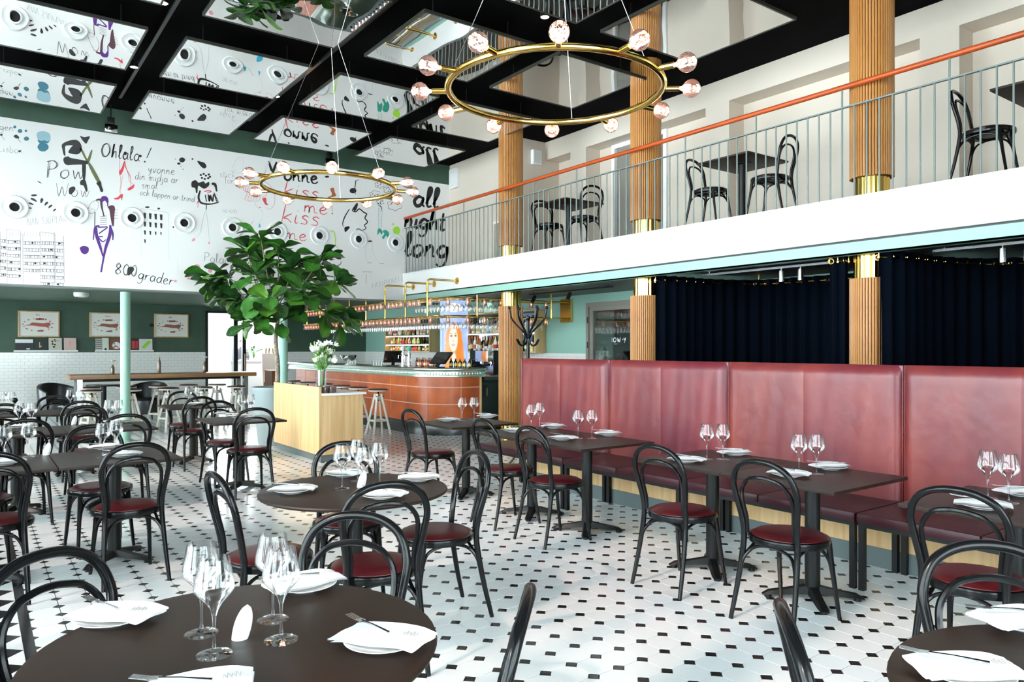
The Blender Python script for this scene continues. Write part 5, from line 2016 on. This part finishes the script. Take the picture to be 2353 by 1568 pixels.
E = [('pel', 'wai'), ('wai', 'che'), ('che', 'nec'), ('nec', 'hd0'), ('che', 'sl'), ('sl', 'el'), ('el', 'wl'), ('wl', 'hl'), ('che', 'sr'), ('sr', 'er'), ('er', 'wr'), ('wr', 'hr'),
     ('pel', 'hipl'), ('hipl', 'kl'), ('kl', 'al'), ('al', 'tl'), ('pel', 'hipr'), ('hipr', 'kr'), ('kr', 'ar'), ('ar', 'tr')]
ks = list(J)
me = bpy.data.meshes.new('body')
me.from_pydata([J[k] for k in ks], [(ks.index(a), ks.index(b)) for a, b in E], [])
bo = obj('body', me, pp)
md = bo.modifiers.new('skin', 'SKIN')
for i, k in enumerate(ks):
    me.skin_vertices[0].data[i].radius = RD[k]
    me.skin_vertices[0].data[i].use_root = (k == 'pel')
bo.modifiers.new('sub', 'SUBSURF').levels = 2
bo.modifiers['sub'].render_levels = 2
me.materials.append(mat('dark_clothing', (.02, .022, .028), .8))
skin = mat('skin_tone', (.55, .33, .24), .5)
hd = MB().lathe([(.001, 1.52), (.045, 1.525), (.06, 1.56), (.072, 1.61), (.078, 1.66), (.07, 1.71), (.045, 1.74), (.001, 1.75)], 18, sy=1.15)
hd.sphere((0, .093, 1.625), .014, 6, sz=1.4)
for s_ in (-1, 1):
    hd.sphere((s_ * .08, 0, 1.635), .018, 6, sz=1.5)
hd.build('head', skin, pp)
b = MB()
for s_ in (-1, 1):
    b.sphere((s_ * .028, .082, 1.645), .009, 6)
b.build('eyes', 'ink', pp)
MB().obox((-.022, .083, 1.585), (.022, .083, 1.585), .006, .006).build('mouth', mat('lip_tone', (.45, .15, .13), .5), pp)
MB().lathe([(.083, 1.66), (.087, 1.70), (.072, 1.745), (.04, 1.765), (.001, 1.77)], 18, (0, -.012, 0), sy=1.15).lathe([(.075, 1.56), (.086, 1.62), (.085, 1.68)], 18, (0, -.02, 0), sy=1.1, a0=math.pi, a1=2 * math.pi).build('hair', mat('dark_hair', (.03, .018, .012), .5), pp)
for hx, hy, hz in ((.19, .2, .95), (-.06, .3, 1.13)):
    b = MB()
    b.sphere((hx, hy + .02, hz), .034, 8)
    for q in range(4):
        x = hx - .024 + q * .016
        b.tube(cr([(x, hy + .04, hz), (x, hy + .075, hz - .01), (x, hy + .095, hz - .035)], 3), .0078, 6)
    b.tube(cr([(hx + .03, hy + .01, hz), (hx + .05, hy + .035, hz - .01), (hx + .045, hy + .06, hz - .02)], 3), .0085, 6)
    b.build('hand', skin, pp)

# ================================================================ lettering helper (single-stroke hand)
GLY = {
 'a': (.5, [[(.42, .42), (.2, .5), (.03, .25), (.15, .0), (.35, .1), (.43, .45), (.42, .1), (.52, .0)]]),
 'b': (.5, [[(.08, 1), (.06, .5), (.05, .0), (.25, .0), (.42, .2), (.3, .45), (.08, .35)]]),
 'c': (.45, [[(.4, .4), (.2, .5), (.03, .25), (.18, .0), (.42, .1)]]),
 'd': (.5, [[(.4, .4), (.2, .48), (.03, .22), (.16, .0), (.36, .12), (.46, 1.0), (.42, .1), (.52, .0)]]),
 'e': (.45, [[(.03, .22), (.25, .28), (.36, .4), (.22, .5), (.05, .3), (.12, .03), (.3, .0), (.45, .14)]]),
 'f': (.35, [[(.34, .92), (.22, 1.0), (.14, .8), (.12, 0), (.08, -.25)], [(.0, .5), (.3, .52)]]),
 'J': (.4, [[(.3, 1), (.3, .2), (.18, 0), (.03, .12)]]), 'U': (.55, [[(.06, 1), (.06, .25), (.22, 0), (.42, .2), (.46, 1)]]),
 'g': (.5, [[(.42, .42), (.2, .5), (.03, .25), (.18, .02), (.38, .15), (.43, .48), (.4, -.2), (.2, -.42), (.02, -.3)]]),
 'h': (.5, [[(.05, 0), (.1, .6), (.13, 1.0), (.06, .3), (.06, .0), (.15, .35), (.32, .48), (.38, .2), (.4, .0)]]),
 'i': (.22, [[(.08, .48), (.06, .1), (.12, 0), (.2, .05)], [(.1, .7), (.12, .74)]]),
 'j': (.25, [[(.14, .48), (.14, -.2), (.02, -.38), (-.08, -.28)], [(.16, .7), (.18, .74)]]),
 'k': (.48, [[(.1, 1), (.07, .5), (.04, 0)], [(.4, .52), (.1, .24), (.25, .2), (.44, .0)]]),
 'l': (.28, [[(.02, .15), (.2, .75), (.18, 1.0), (.08, .9), (.07, .2), (.14, .0), (.28, .08)]]),
 'm': (.75, [[(.04, 0), (.06, .48), (.06, .3), (.2, .48), (.28, .3), (.28, .0), (.3, .3), (.45, .48), (.54, .3), (.56, .05), (.72, .02)]]),
 'n': (.5, [[(.04, 0), (.06, .48), (.07, .28), (.22, .48), (.34, .35), (.35, .06), (.48, .02)]]),
 'o': (.48, [[(.25, .5), (.05, .35), (.06, .08), (.25, 0), (.42, .2), (.38, .44), (.22, .5)]]),
 'p': (.5, [[(.06, .48), (.06, 0), (.05, -.42)], [(.06, .3), (.22, .5), (.42, .32), (.3, .04), (.07, .05)]]),
 'r': (.38, [[(.05, 0), (.07, .48), (.07, .25), (.2, .46), (.36, .44)]]),
 's': (.4, [[(.34, .42), (.2, .5), (.08, .38), (.28, .2), (.26, .02), (.04, .02)]]),
 't': (.35, [[(.15, .9), (.13, .1), (.22, 0), (.34, .06)], [(.0, .52), (.32, .55)]]),
 'u': (.5, [[(.06, .48), (.05, .1), (.18, 0), (.35, .15), (.38, .48), (.38, .08), (.5, 0)]]),
 'v': (.45, [[(.04, .48), (.18, 0), (.3, .25), (.38, .5)]]),
 'w': (.65, [[(.04, .48), (.15, 0), (.3, .4), (.42, 0), (.6, .5)]]),
 'y': (.48, [[(.05, .48), (.1, .2), (.22, .15), (.38, .48)], [(.38, .48), (.3, -.1), (.12, -.42)]]),
 'O': (.8, [[(.4, .95), (.12, .8), (.04, .4), (.2, .03), (.5, .05), (.7, .4), (.62, .8), (.36, .98), (.2, .85)]]),
 'P': (.6, [[(.1, 0), (.12, .5), (.14, 1)], [(.05, .95), (.35, 1.02), (.55, .8), (.4, .55), (.12, .5)]]),
 'W': (.9, [[(.05, .95), (.2, 0), (.42, .7), (.6, 0), (.85, 1)]]),
 'Y': (.65, [[(.05, .95), (.15, .6), (.3, .55), (.5, .98)], [(.52, .98), (.36, .3), (.25, -.15)]]),
 'K': (.55, [[(.1, 1), (.07, 0)], [(.48, .95), (.1, .5), (.5, .0)]]), 'A': (.55, [[(.02, 0), (.25, 1), (.5, 0)], [(.1, .35), (.42, .35)]]),
 'S': (.5, [[(.42, .85), (.25, 1), (.06, .8), (.4, .35), (.3, .02), (.03, .1)]]), 'I': (.2, [[(.1, 1), (.1, 0)]]), 'N': (.6, [[(.06, 0), (.08, 1), (.46, 0), (.5, 1)]]),
 'E': (.48, [[(.42, 1), (.06, .97), (.06, 0), (.42, .02)], [(.06, .52), (.36, .53)]]), 'L': (.45, [[(.1, 1), (.06, 0), (.42, .03)]]), 'T': (.5, [[(.25, 1), (.24, 0)], [(.02, .98), (.5, 1)]]),
 'R': (.55, [[(.08, 0), (.1, 1), (.4, .9), (.36, .55), (.1, .5), (.48, 0)]]), 'G': (.6, [[(.5, .85), (.3, 1), (.06, .6), (.15, .08), (.4, .02), (.5, .4), (.3, .42)]]),
 '8': (.5, [[(.25, .5), (.08, .72), (.25, 1), (.4, .75), (.22, .5), (.05, .22), (.25, 0), (.44, .25), (.25, .5)]]),
 '0': (.5, [[(.25, 1), (.06, .7), (.08, .2), (.25, 0), (.42, .3), (.4, .8), (.25, 1)]]), '!': (.25, [[(.2, 1.05), (.12, .3)], [(.08, .05), (.1, .02)]]),
 '.': (.2, [[(.08, .02), (.1, .0)]]), ' ': (.32, []), 'C': (.55, [[(.48, .85), (.3, 1), (.06, .6), (.12, .1), (.35, 0), (.5, .15)]]),
 'H': (.6, [[(.08, 1), (.06, 0)], [(.48, 1), (.46, 0)], [(.07, .5), (.47, .52)]]),
}


class Print:
    """flat print on a surface: mp maps drawing coordinates to the surface"""
    def __init__(s, mp, n):
        s.mp, s.n, s.b, s.k = mp, Vector(n), MB(), 0

    def stroke(s, pts, w, smooth=True, taper=True):
        P = [s.mp(x, y) for x, y in pts]
        if len(P) == 1:
            P = [P[0], P[0] + Vector((w, 0, 0))]
        Q = cr(P, 5) if smooth and len(P) > 2 else P
        s.k += 1
        lift = s.n * (.0012 + (s.k % 12) * .00012)
        v, f = [], []
        for i, p in enumerate(Q):
            a = Q[max(0, i - 1)]
            c = Q[min(len(Q) - 1, i + 1)]
            d = (c - a)
            d = d.normalized() if d.length > 1e-9 else Vector((1, 0, 0))
            sd = d.cross(s.n)
            t = i / max(1, len(Q) - 1)
            ww = w * .5 * ((.55 + .45 * math.sin(math.pi * min(1, t * 1.15 + .05))) if taper else 1)
            v += [p + sd * ww + lift, p - sd * ww + lift]
        f = [(2 * i, 2 * i + 1, 2 * i + 3, 2 * i + 2) for i in range(len(Q) - 1)]
        s.b.add(v, f)
        return s

    def fill(s, pts, smooth=True, seg=3):
        P = [s.mp(x, y) for x, y in pts]
        if smooth:
            P = cr(P, seg, closed=True)
        s.k += 1
        s.b.add([p + s.n * (.0010 + (s.k % 12) * .00012) for p in P], [tuple(range(len(P)))])
        return s

    def blob(s, x, y, rx, ry, n=16, wob=0, rr=random.Random(5)):
        return s.fill([(x + rx * math.cos(2 * math.pi * k / n) * (1 + rr.uniform(-wob, wob)), y + ry * math.sin(2 * math.pi * k / n) * (1 + rr.uniform(-wob, wob))) for k in range(n)], False)

    def text(s, txt, x, y, h, w, slope=0.0, sx=1.0, slant=0.0, track=.06):
        u = 0
        for ch in txt:
            adv, st = GLY.get(ch, GLY['o'])
            for q in st:
                s.stroke([(x + (u + a * sx + slant * b) * h, y + slope * (u + a * sx) * h - b * h) for a, b in q], w)
            u += (adv * sx + track)
        return s

    def done(s, name, m, parent, flat=True):
        if s.b.f:
            o = s.b.build(name, m, None, flat=True)
            o.parent = parent
            o.matrix_parent_inverse = parent.matrix_world.inverted()
            return o


def wallmap(x, y):
    return on_y(x, y, YM)


def Z2(x, y):
    return on_y(x * .2614, 260 + y * .2614, YM)


def Z3(x, y):
    return on_y(500 + x * .2614, 330 + y * .2614, YM)


NW = (0, -1, 0)


def pr(mp=wallmap):
    return Print(mp, NW)


SL = .12
# big black lettering
p = pr(Z3)
p.text('all', 1720, 545, 165, .075, .10, 1.15, .12)
p.text('night', 1640, 735, 165, .072, .08, 1.0, .12, .03)
p.text('long', 1640, 985, 200, .078, .05, 1.05, .12, .03)
p.done('lettering_all_night_long', 'ink', wall_n)
p = pr(Z3)
p.stroke([(450, 155), (475, 235), (495, 225)], .045).stroke([(520, 160), (490, 240), (478, 285)], .045)
p.text('onne', 585, 318, 125, .042, .12, 1.15, 0, .05)
p.blob(625, 205, 7, 7)
p.done('lettering_name', 'ink', wall_n)
p = pr(Z3)
p.text('kiss', 575, 455, 130, .020, .12, 1.5, .15)
p.text('me', 755, 600, 120, .022, .12, 1.4, .1)
p.text('kiss', 555, 685, 150, .020, .12, 1.4, .15)
p.text('me', 590, 835, 110, .018, .12, 1.4, .1)
p.done('lettering_kiss_me', 'red', wall_n)
p = pr(Z2)
p.text('Ohlala', 885, 378, 120, .014, .14, .85, .1, .08)
p.text('Ohlala', 893, 374, 116, .009, .14, .86, .12, .08)
p.stroke([(1330, 305), (1290, 395)], .022).blob(1272, 428, 8, 7).blob(1100, 355, 14, 16).blob(1232, 378, 14, 12)
p.text('Pow', 395, 570, 150, .010, .03, 1.2, .05, .14)
p.text('Pow', 405, 565, 145, .007, .03, 1.2, .08, .14)
p.text('Wow', 490, 730, 120, .008, .03, 1.1, .0, .14)
p.fill([(610, 660), (650, 645), (662, 670), (630, 712), (606, 705)], True)
p.text('800', 1005, 1415, 100, .010, .12, 1.15, .1, .14)
p.text('800', 1012, 1412, 90, .008, .12, 1.2, .12, .13)
p.text('grader', 1210, 1455, 95, .013, .20, 1.05, .25, .08)
p.fill([(1125, 1360), (1165, 1352), (1178, 1380), (1140, 1425), (1118, 1420)], True)
p.text('gen', -5, 145, 60, .006, .1, 1.3, 0, .1)
p.text('Lisbon', -10, 335, 60, .004, .1, 1.2, 0, .1).blob(172, 336, 12, 8)
p.done('lettering_ohlala', 'ink', wall_n)
p = pr(Z2)
p.text('yvonne', 1300, 520, 75, .009, .10, 1.0, .1, .05)
p.text('din midja ar', 1185, 580, 68, .008, .10, 1.0, .1, .06).blob(1515, 585, 4, 4).blob(1530, 586, 4, 4)
p.text('smal', 1245, 660, 64, .008, .06, 1.0, .1, .08)
p.text('och lappen ar trind', 1230, 720, 58, .007, .13, .95, .1, .04)
p.text('stick', 1930, 560, 60, .004, .08, 1.1).text('for mera!', 1975, 615, 60, .005, .08, 1.0)
p.text('Palais Por', 1790, 1305, 80, .007, .1, 1.1)
p.text('NAN SJUPLAN', 240, 990, 60, .003, -.1, .9)
p.done('lettering_small_script', mat('graphite_ink', (.10, .10, .10), .6), wall_n)
p = pr(Z3)
p.text('KASIPANELL', 1350, 1278, 42, .004, -.28, 1.0, .1, .2)
p.text('THE HOTEL', 40, 607, 26, .003, .02, 1.0)
p.text('Telefon!', 1370, 300, 34, .004, .02, .9)
p.done('lettering_pencil', mat('graphite_ink'), wall_n)

# seated figure
p = pr(Z2)
p.fill([(545, 275), (600, 245), (665, 235), (705, 262), (720, 320), (690, 360), (640, 360), (600, 345), (625, 300), (640, 285), (590, 285), (572, 300), (575, 370), (560, 368), (548, 320)])
p.fill([(560, 395), (600, 380), (625, 395), (760, 420), (785, 432), (765, 450), (640, 455), (590, 458), (562, 435)])
p.fill([(722, 450), (755, 450), (748, 580), (728, 580)])
p.fill([(708, 595), (745, 585), (760, 620), (770, 680), (755, 690), (735, 640), (706, 630)])
p.fill([(846, 615), (885, 600), (893, 640), (908, 685), (885, 692), (870, 650)])
p.fill([(703, 200), (740, 212), (790, 205), (775, 240), (760, 268), (745, 262), (722, 235)])
p.done('drawing_seated_figure', 'ink', wall_n)
p = pr(Z2)
p.fill([(700, 300), (730, 330), (755, 385), (775, 415), (760, 425), (720, 350)])
p.fill([(768, 410), (800, 330), (812, 335), (788, 425)])
p.fill([(772, 440), (800, 450), (880, 595), (858, 612), (800, 510)])
p.done('drawing_seated_figure_limbs', 'olive', wall_n)
# red shoes and legs
p = pr(Z2)
p.fill([(1090, 425), (1100, 430), (1085, 500), (1060, 545), (1046, 520), (1070, 480)])
p.fill([(1120, 670), (1135, 655), (1160, 640), (1180, 625), (1176, 655), (1150, 675), (1130, 680)])
p.fill([(1002, 748), (1035, 740), (1060, 715), (1080, 715), (1070, 770), (1062, 745), (1040, 760), (1008, 758)])
p.stroke([(1052, 390), (1050, 470), (1048, 520), (1062, 600), (1050, 700)], .006).stroke([(1080, 540), (1065, 640), (1055, 720)], .004)
p.stroke([(1100, 430), (1110, 490), (1145, 560), (1150, 640)], .010).stroke([(1085, 440), (1125, 530), (1138, 600), (1170, 620)], .006)
p.stroke([(1730, 800), (1745, 770), (1738, 830)], .012).stroke([(1795, 690), (1830, 683), (1855, 690), (1820, 705)], .02)
p.done('drawing_red_heels', 'red', wall_n)
# purple woman
p = pr(Z2)
p.stroke([(875, 990), (835, 1010), (820, 1115)], .03).stroke([(965, 985), (990, 1060), (992, 1118)], .03)
p.stroke([(845, 1000), (850, 1080), (885, 1190), (905, 1260)], .045).stroke([(970, 985), (965, 1070), (925, 1200), (888, 1400)], .045)
p.stroke([(850, 1090), (905, 1085)], .025).stroke([(848, 1075), (900, 1130), (935, 1110)], .02).stroke([(945, 1005), (870, 1060)], .03).stroke([(862, 1005), (945, 1000)], .03)
p.stroke([(890, 770), (900, 742), (930, 740), (947, 765), (945, 820)], .03).fill([(895, 745), (940, 748), (950, 800), (938, 790), (920, 770), (890, 790)])
p.fill([(705, 1180), (735, 1168), (775, 1180), (778, 1215), (755, 1240), (720, 1232), (702, 1195)])
p.done('drawing_striding_woman', 'purple', wall_n)
p = pr(Z2)
p.fill([(945, 825), (985, 810), (1010, 830), (1005, 900), (1000, 990), (985, 985), (970, 910), (960, 850)])
p.stroke([(845, 765), (885, 765), (895, 830), (915, 910)], .035).stroke([(835, 870), (832, 1000)], .02)
for k in range(5):
    p.stroke([(880, 910 + k * 18), (940, 905 + k * 18)], .010)
for k in range(4):
    p.stroke([(985, 855 + k * 24), (1035, 852 + k * 24)], .008)
p.stroke([(800, 790), (775, 840), (775, 870), (810, 885), (835, 855), (800, 840)], .006).stroke([(800, 790), (840, 770), (870, 800), (850, 860)], .006)
p.done('drawing_striding_woman_jacket', 'brownink', wall_n)
# tower block drawn in lines
p = pr(Z2)
for x, y0, y1 in ((0, 1040, 1440), (60, 1020, 1500), (180, 1040, 1480), (200, 1060, 1500), (352, 1045, 1500), (475, 1045, 1495), (482, 1060, 1495), (560, 1080, 1495)):
    p.stroke([(x, y0), (x + 4, y1)], .005, False)
rw = random.Random(9)
for a, c, n_, yy in ((0, 50, 6, 1110), (60, 175, 6, 1120), (205, 350, 5, 1130), (358, 474, 7, 1130), (485, 555, 7, 1135)):
    for k in range(n_):
        y = yy + k * 60
        p.stroke([(a, y), (c, y + 4)], .009, False).stroke([(a, y + 24), (c, y + 30)], .007, False)
        x = a
        while x < c - 10:
            x += rw.uniform(12, 34)
            p.stroke([(min(x, c), y), (min(x, c), y + 26)], rw.uniform(.004, .014), False)
        if rw.random() < .5:
            p.blob(rw.uniform(a, c), y + 12, 10, 8)
for x in range(60, 480, 26):
    p.stroke([(x, 1050), (x + 1, 1085)], .003, False)
p.stroke([(50, 1020), (180, 1038)], .004).stroke([(352, 1045), (480, 1060)], .005)
p.done('drawing_apartment_block', 'ink', wall_n)
# house with brushed windows, dashes, splats
p = pr(Z2)
for r_ in range(4):
    for c in range(4):
        if r_ == 3 and c > 0:
            continue
        x, y = 1260 + c * 48 + r_ * 2, 875 + r_ * 78 + c * 5
        s_ = 1 - .12 * r_ - .08 * c * (r_ > 1)
        p.fill([(x, y), (x + 24 * s_, y + 3), (x + 22 * s_, y + 52 * s_), (x + 5, y + 50 * s_)], False)
for x, y, dx, dy, w in ((275, 725, 50, -5, .030), (270, 750, 52, 28, .034), (250, 790, 44, 16, .026), (248, 832, 30, 6, .022), (372, 750, -12, 40, .034), (420, 782, -26, 30, .03), (458, 808, -32, 28, .026), (492, 842, -24, 22, .022), (330, 600, 35, 20, .014)):
    p.stroke([(x, y), (x + dx * .6, y + dy * .5), (x + dx, y + dy)], w)
p.blob(1600, 412, 26, 22).blob(1572, 444, 15, 10).blob(1692, 404, 9, 7).blob(1541, 404, 4, 4).blob(1590, 468, 4, 4).blob(1608, 494, 4, 4).blob(1525, 1002, 9, 8).blob(1295, 828, 20, 8).blob(1395, 840, 12, 8)
p.done('drawing_brushed_windows', 'ink', wall_n)
p = pr(Z2)
p.stroke([(1240, 840), (1240, 1270)], .004).stroke([(1480, 890), (1485, 1300)], .004).stroke([(1240, 840), (1450, 870), (1490, 900)], .005)
p.stroke([(1560, 1280), (1565, 1420)], .003).stroke([(2030, 520), (2070, 420), (2100, 390), (2135, 410), (2130, 520)], .003)
p.done('drawing_house_outline', 'greyink', wall_n)
# corset woman
p = pr(Z2)
p.fill([(1733, 422), (1775, 430), (1800, 440), (1815, 470), (1795, 488), (1765, 468)])
for x, y in ((1765, 545), (1790, 535), (1810, 550), (1835, 540), (1775, 570), (1800, 580), (1830, 572), (1845, 560)):
    p.blob(x, y, 10, 9)
p.fill([(1685, 605), (1720, 590), (1745, 612), (1790, 600), (1805, 620), (1835, 605), (1838, 635), (1800, 665), (1770, 655), (1742, 640), (1735, 700), (1722, 700), (1715, 660), (1685, 650)])
p.stroke([(1860, 620), (1890, 630), (1905, 690)], .05)
p.stroke([(1760, 680), (1745, 740), (1770, 790), (1850, 800), (1920, 785)], .035).stroke([(1805, 720), (1815, 780)], .03).stroke([(1830, 715), (1840, 775), (1848, 725), (1868, 775), (1880, 715), (1905, 780)], .030)
p.stroke([(1815, 800), (1812, 850)], .025).stroke([(1880, 700), (1920, 785)], .025)
p.done('drawing_corset_woman', 'ink', wall_n)
p = pr(Z2)
p.stroke([(1808, 850), (1780, 950), (1755, 1060), (1700, 1110)], .005).stroke([(1812, 850), (1830, 1000), (1840, 1140)], .005).stroke([(1795, 880), (1765, 1050)], .003)
p.done('drawing_corset_woman_legs', 'greyink', wall_n)
p = pr(Z2)
p.fill([(1685, 1125), (1700, 1100), (1718, 1110), (1705, 1125)]).fill([(1828, 1140), (1845, 1135), (1840, 1155)])
for x, y, r_ in ((1730, 1357, 30), (1847, 1387, 19), (1732, 1440, 26), (1542, 1478, 12), (1658, 1455, 11)):
    p.blob(x, y, r_, r_ * .92)
p.done('drawing_pink_spots', 'pink', wall_n)
# petrol blots
p = pr(Z2)
for x, y, rx, ry in ((130, 122, 14, 12), (176, 158, 20, 17), (228, 156, 12, 10), (232, 225, 23, 18), (378, 298, 48, 40)):
    p.blob(x, y, rx, ry, 28, .05)
p.fill([(330, 235), (360, 245), (390, 240), (420, 250), (440, 235), (420, 265), (385, 260), (345, 262)])
p.done('drawing_petrol_blots', 'blue', wall_n)
p = pr(Z2)
p.fill([(325, 175), (360, 160), (410, 165), (440, 190), (442, 235), (410, 250), (350, 245), (325, 215)])
p.done('drawing_pale_blot', 'bluelight', wall_n)
p = pr(Z2)
p.fill([(120, 200), (145, 190), (170, 215), (150, 225), (125, 212)]).stroke([(160, 220), (170, 245), (185, 260)], .006).blob(12, 190, 12, 10).stroke([(15, 205), (40, 235)], .008)
p.done('drawing_small_bird', 'ink', wall_n)
# red-haired face, wreath, leg in boot, clouds, seahorse, birds
p = pr(Z3)
for q in range(6):
    p.stroke([(250 + q * 12, 340 + 20 * q), (225 + 18 * q, 400 + 10 * q), (260 + 22 * q, 440), (240 + 26 * q, 490), (290 + 12 * q, 510)], .007)
p.stroke([(300, 350), (380, 330), (450, 360), (500, 440), (495, 540), (450, 580), (420, 560)], .006).stroke([(330, 360), (340, 420), (400, 400), (430, 450), (390, 480), (420, 540)], .007)
p.fill([(395, 485), (425, 478), (430, 520), (445, 540), (420, 535)]).blob(372, 562, 9, 4)
p.done('drawing_red_haired_face', 'red', wall_n)
p = pr(Z3)
p.stroke([(330, 490), (335, 540), (370, 580), (395, 600), (390, 660), (360, 700)], .004)
p.stroke([(170, 230), (130, 250), (205, 262)], .004)
p.stroke([(1305, 900), (1300, 960), (1315, 1040), (1355, 1052)], .004).stroke([(1330, 860), (1360, 870), (1358, 920), (1370, 970), (1420, 1050)], .004)
p.stroke([(1280, 1130), (1270, 1180)], .004).stroke([(1350, 1130), (1345, 1190)], .004)
p.done('drawing_pencil_birds', 'greyink', wall_n)
p = pr(Z3)
p.stroke([(1275, 1128), (1355, 1130)], .010).stroke([(1310, 1150), (1305, 1230)], .008).stroke([(1315, 1045), (1355, 1053)], .008).stroke([(1425, 1055), (1465, 1055)], .008).blob(1340, 860, 20, 8)
p.stroke([(1160, 575), (1120, 640), (1100, 700), (1105, 735)], .022)
p.stroke([(1225, 525), (1185, 585), (1215, 600), (1245, 575), (1285, 605), (1310, 620), (1295, 655), (1318, 690), (1290, 720), (1305, 745), (1270, 762), (1235, 750), (1210, 772)], .026)
p.fill([(1190, 570), (1225, 520), (1232, 545), (1210, 595)]).fill([(1115, 740), (1150, 728), (1160, 740), (1135, 770), (1120, 778)])
p.stroke([(1215, 330), (1205, 400)], .03).blob(1190, 415, 30, 24).stroke([(1205, 420), (1215, 450)], .018).stroke([(1205, 330), (1245, 318)], .014)
for cx_, cy_, r_ in ((1425, 360, 38), (1500, 405, 40), (1385, 450, 46), (1430, 515, 30), (1558, 540, 62)):
    k_ = [(cx_ + (r_ + (7 if i % 2 else -5)) * math.cos(i * .5), cy_ + (r_ * .75 + (6 if i % 2 else -4)) * math.sin(i * .5)) for i in range(13)]
    p.stroke(k_, .008)
    for i in range(6):
        p.blob(cx_ + rw.uniform(-r_, r_) * .6, cy_ + rw.uniform(-r_, r_) * .5, 5, 4)
p.stroke([(1410, 545), (1440, 560), (1435, 600)], .016)
p.fill([(940, 920), (980, 910), (1010, 940), (1050, 970), (1090, 1010), (1060, 1020), (1020, 1000), (1000, 1020), (985, 980), (950, 960)]).stroke([(1040, 1080), (1080, 1060), (1085, 1030)], .014)
p.blob(962, 292, 18, 9)
p.done('drawing_wreath_and_clouds', 'ink', wall_n)
p = pr(Z3)
p.fill([(990, 400), (1020, 390), (1030, 430), (1040, 460), (980, 480), (930, 530), (920, 520), (965, 475), (1005, 450)]).stroke([(1005, 550), (1008, 600)], .014).blob(1008, 616, 6, 8)
p.done('drawing_bent_knee', 'orangeink', wall_n)
p = pr(Z3)
for k in range(12):
    p.stroke([(1415 + k * 1.0, 570 + k * 15), (1448 - k * .5, 566 + k * 15)], .006)
p.stroke([(1415, 560), (1412, 750)], .008).stroke([(1450, 560), (1440, 745)], .006)
p.fill([(1408, 755), (1432, 748), (1450, 780), (1440, 800), (1425, 780), (1405, 805)]).fill([(1450, 770), (1480, 760), (1508, 790), (1495, 825), (1480, 810), (1460, 840), (1445, 825), (1465, 795)])
p.done('drawing_green_boots', 'teal', wall_n)
p = pr(Z3)
p.blob(1573, 766, 32, 36, 22, .05).blob(1543, 710, 8, 9).blob(1628, 762, 5, 5)
p.stroke([(985, 768), (1020, 775), (1035, 830), (1035, 890), (1055, 920)], .022)
p.done('drawing_lime_splash', 'lime', wall_n)
p = pr(Z3)
p.fill([(160, 672), (175, 680), (210, 730), (190, 735)]).fill([(220, 740), (240, 695), (252, 745)]).fill([(360, 735), (368, 700), (378, 735)]).stroke([(270, 740), (315, 680)], .010)
p.fill([(345, 850), (390, 870), (395, 905), (350, 905)])
p.done('drawing_cyan_strokes', 'cyan', wall_n)

# ================================================================ framed meat charts
ch_lab = {'Gris': 'framed white chart of pork cuts above the dark books', 'Lamm': 'framed white chart of lamb cuts behind the sage pillar', 'Not': 'framed white chart of beef cuts nearest the doorway'}
for k, (px0, px1, py0, py1) in {'Gris': (41, 137, 714, 775), 'Lamm': (205, 284, 718, 775), 'Not': (354, 435, 721, 776)}.items():
    a, c = on_y(px0, py0, YN - .02), on_y(px1, py1, YN - .02)
    W, H_ = c.x - a.x, a.z - c.z
    W = H_ * 1.36
    t = thing('framed_chart', ch_lab[k], 'picture', (a.x, YN - .012, c.z))
    MB().box((0, -.022, 0), (W, -.002, .025)).box((0, -.022, H_ - .025), (W, -.002, H_)).box((0, -.022, .025), (.025, -.002, H_ - .025)).box((W - .025, -.022, .025), (W, -.002, H_ - .025)).build('frame', 'oaklight', t, flat=True)
    MB().box((.02, -.012, .02), (W - .02, -.006, H_ - .02)).build('paper', mat('chart_paper', (.78, .76, .70), .6), t, flat=True)
    bx, bz = a.x, c.z
    bpy.context.view_layer.update()

    def cm(x, y):                        # 0..100 across and down the sheet
        return Vector((bx + W * x / 100, YN - .0235, bz + H_ * (1 - y / 100)))
    q = Print(cm, NW)
    q.text(k.replace('Not', 'Not'), 43, 17, 6, .006, 0, .9)
    if k == 'Not':
        q.blob(47.5, 10.2, .5, .6).blob(49, 10.2, .5, .6)
    q.done('chart_title', 'ink', t)
    q = Print(cm, NW)
    q.fill([(14, 56), (28, 52), (33, 45), (50, 46), (60, 47), (76, 44), (77, 55), (73, 60), (76, 67), (66, 61), (52, 60), (40, 57), (28, 56)], True)
    for i in range(15):
        an = math.pi * (.08 + i * .128)
        q.blob(48 + 36 * math.cos(an), 53 - 24 * math.sin(an), rw.uniform(1.5, 3.5), rw.uniform(1.2, 2.6), 8, .3)
    q.fill([(42, 28), (62, 27), (62, 34), (42, 35)], False).fill([(48, 74), (60, 72), (60, 80), (47, 80)], False)
    q.done('chart_cuts', mat('meat_red', (.45, .10, .08), .6) if k == 'Gris' else mat('meat_brown', (.30, .11, .07), .6), t)

# lettering on the glass door
bpy.context.view_layer.update()


def dm(x, y):
    return on_x(x, y, XE - .002)


q = Print(dm, (-1, 0, 0))
for ch, x in (('I', 1405.5), ('O', 1409.5), ('W', 1418.5), ('Y', 1433)):
    q.text(ch, x, 786.5, 10.5, .012, -.03, .85)
q.blob(1431, 780.5, .9, .9)
q.stroke([(1411, 791), (1419, 790.6)], .006)
q.done('door_lettering', 'napkin', dr)
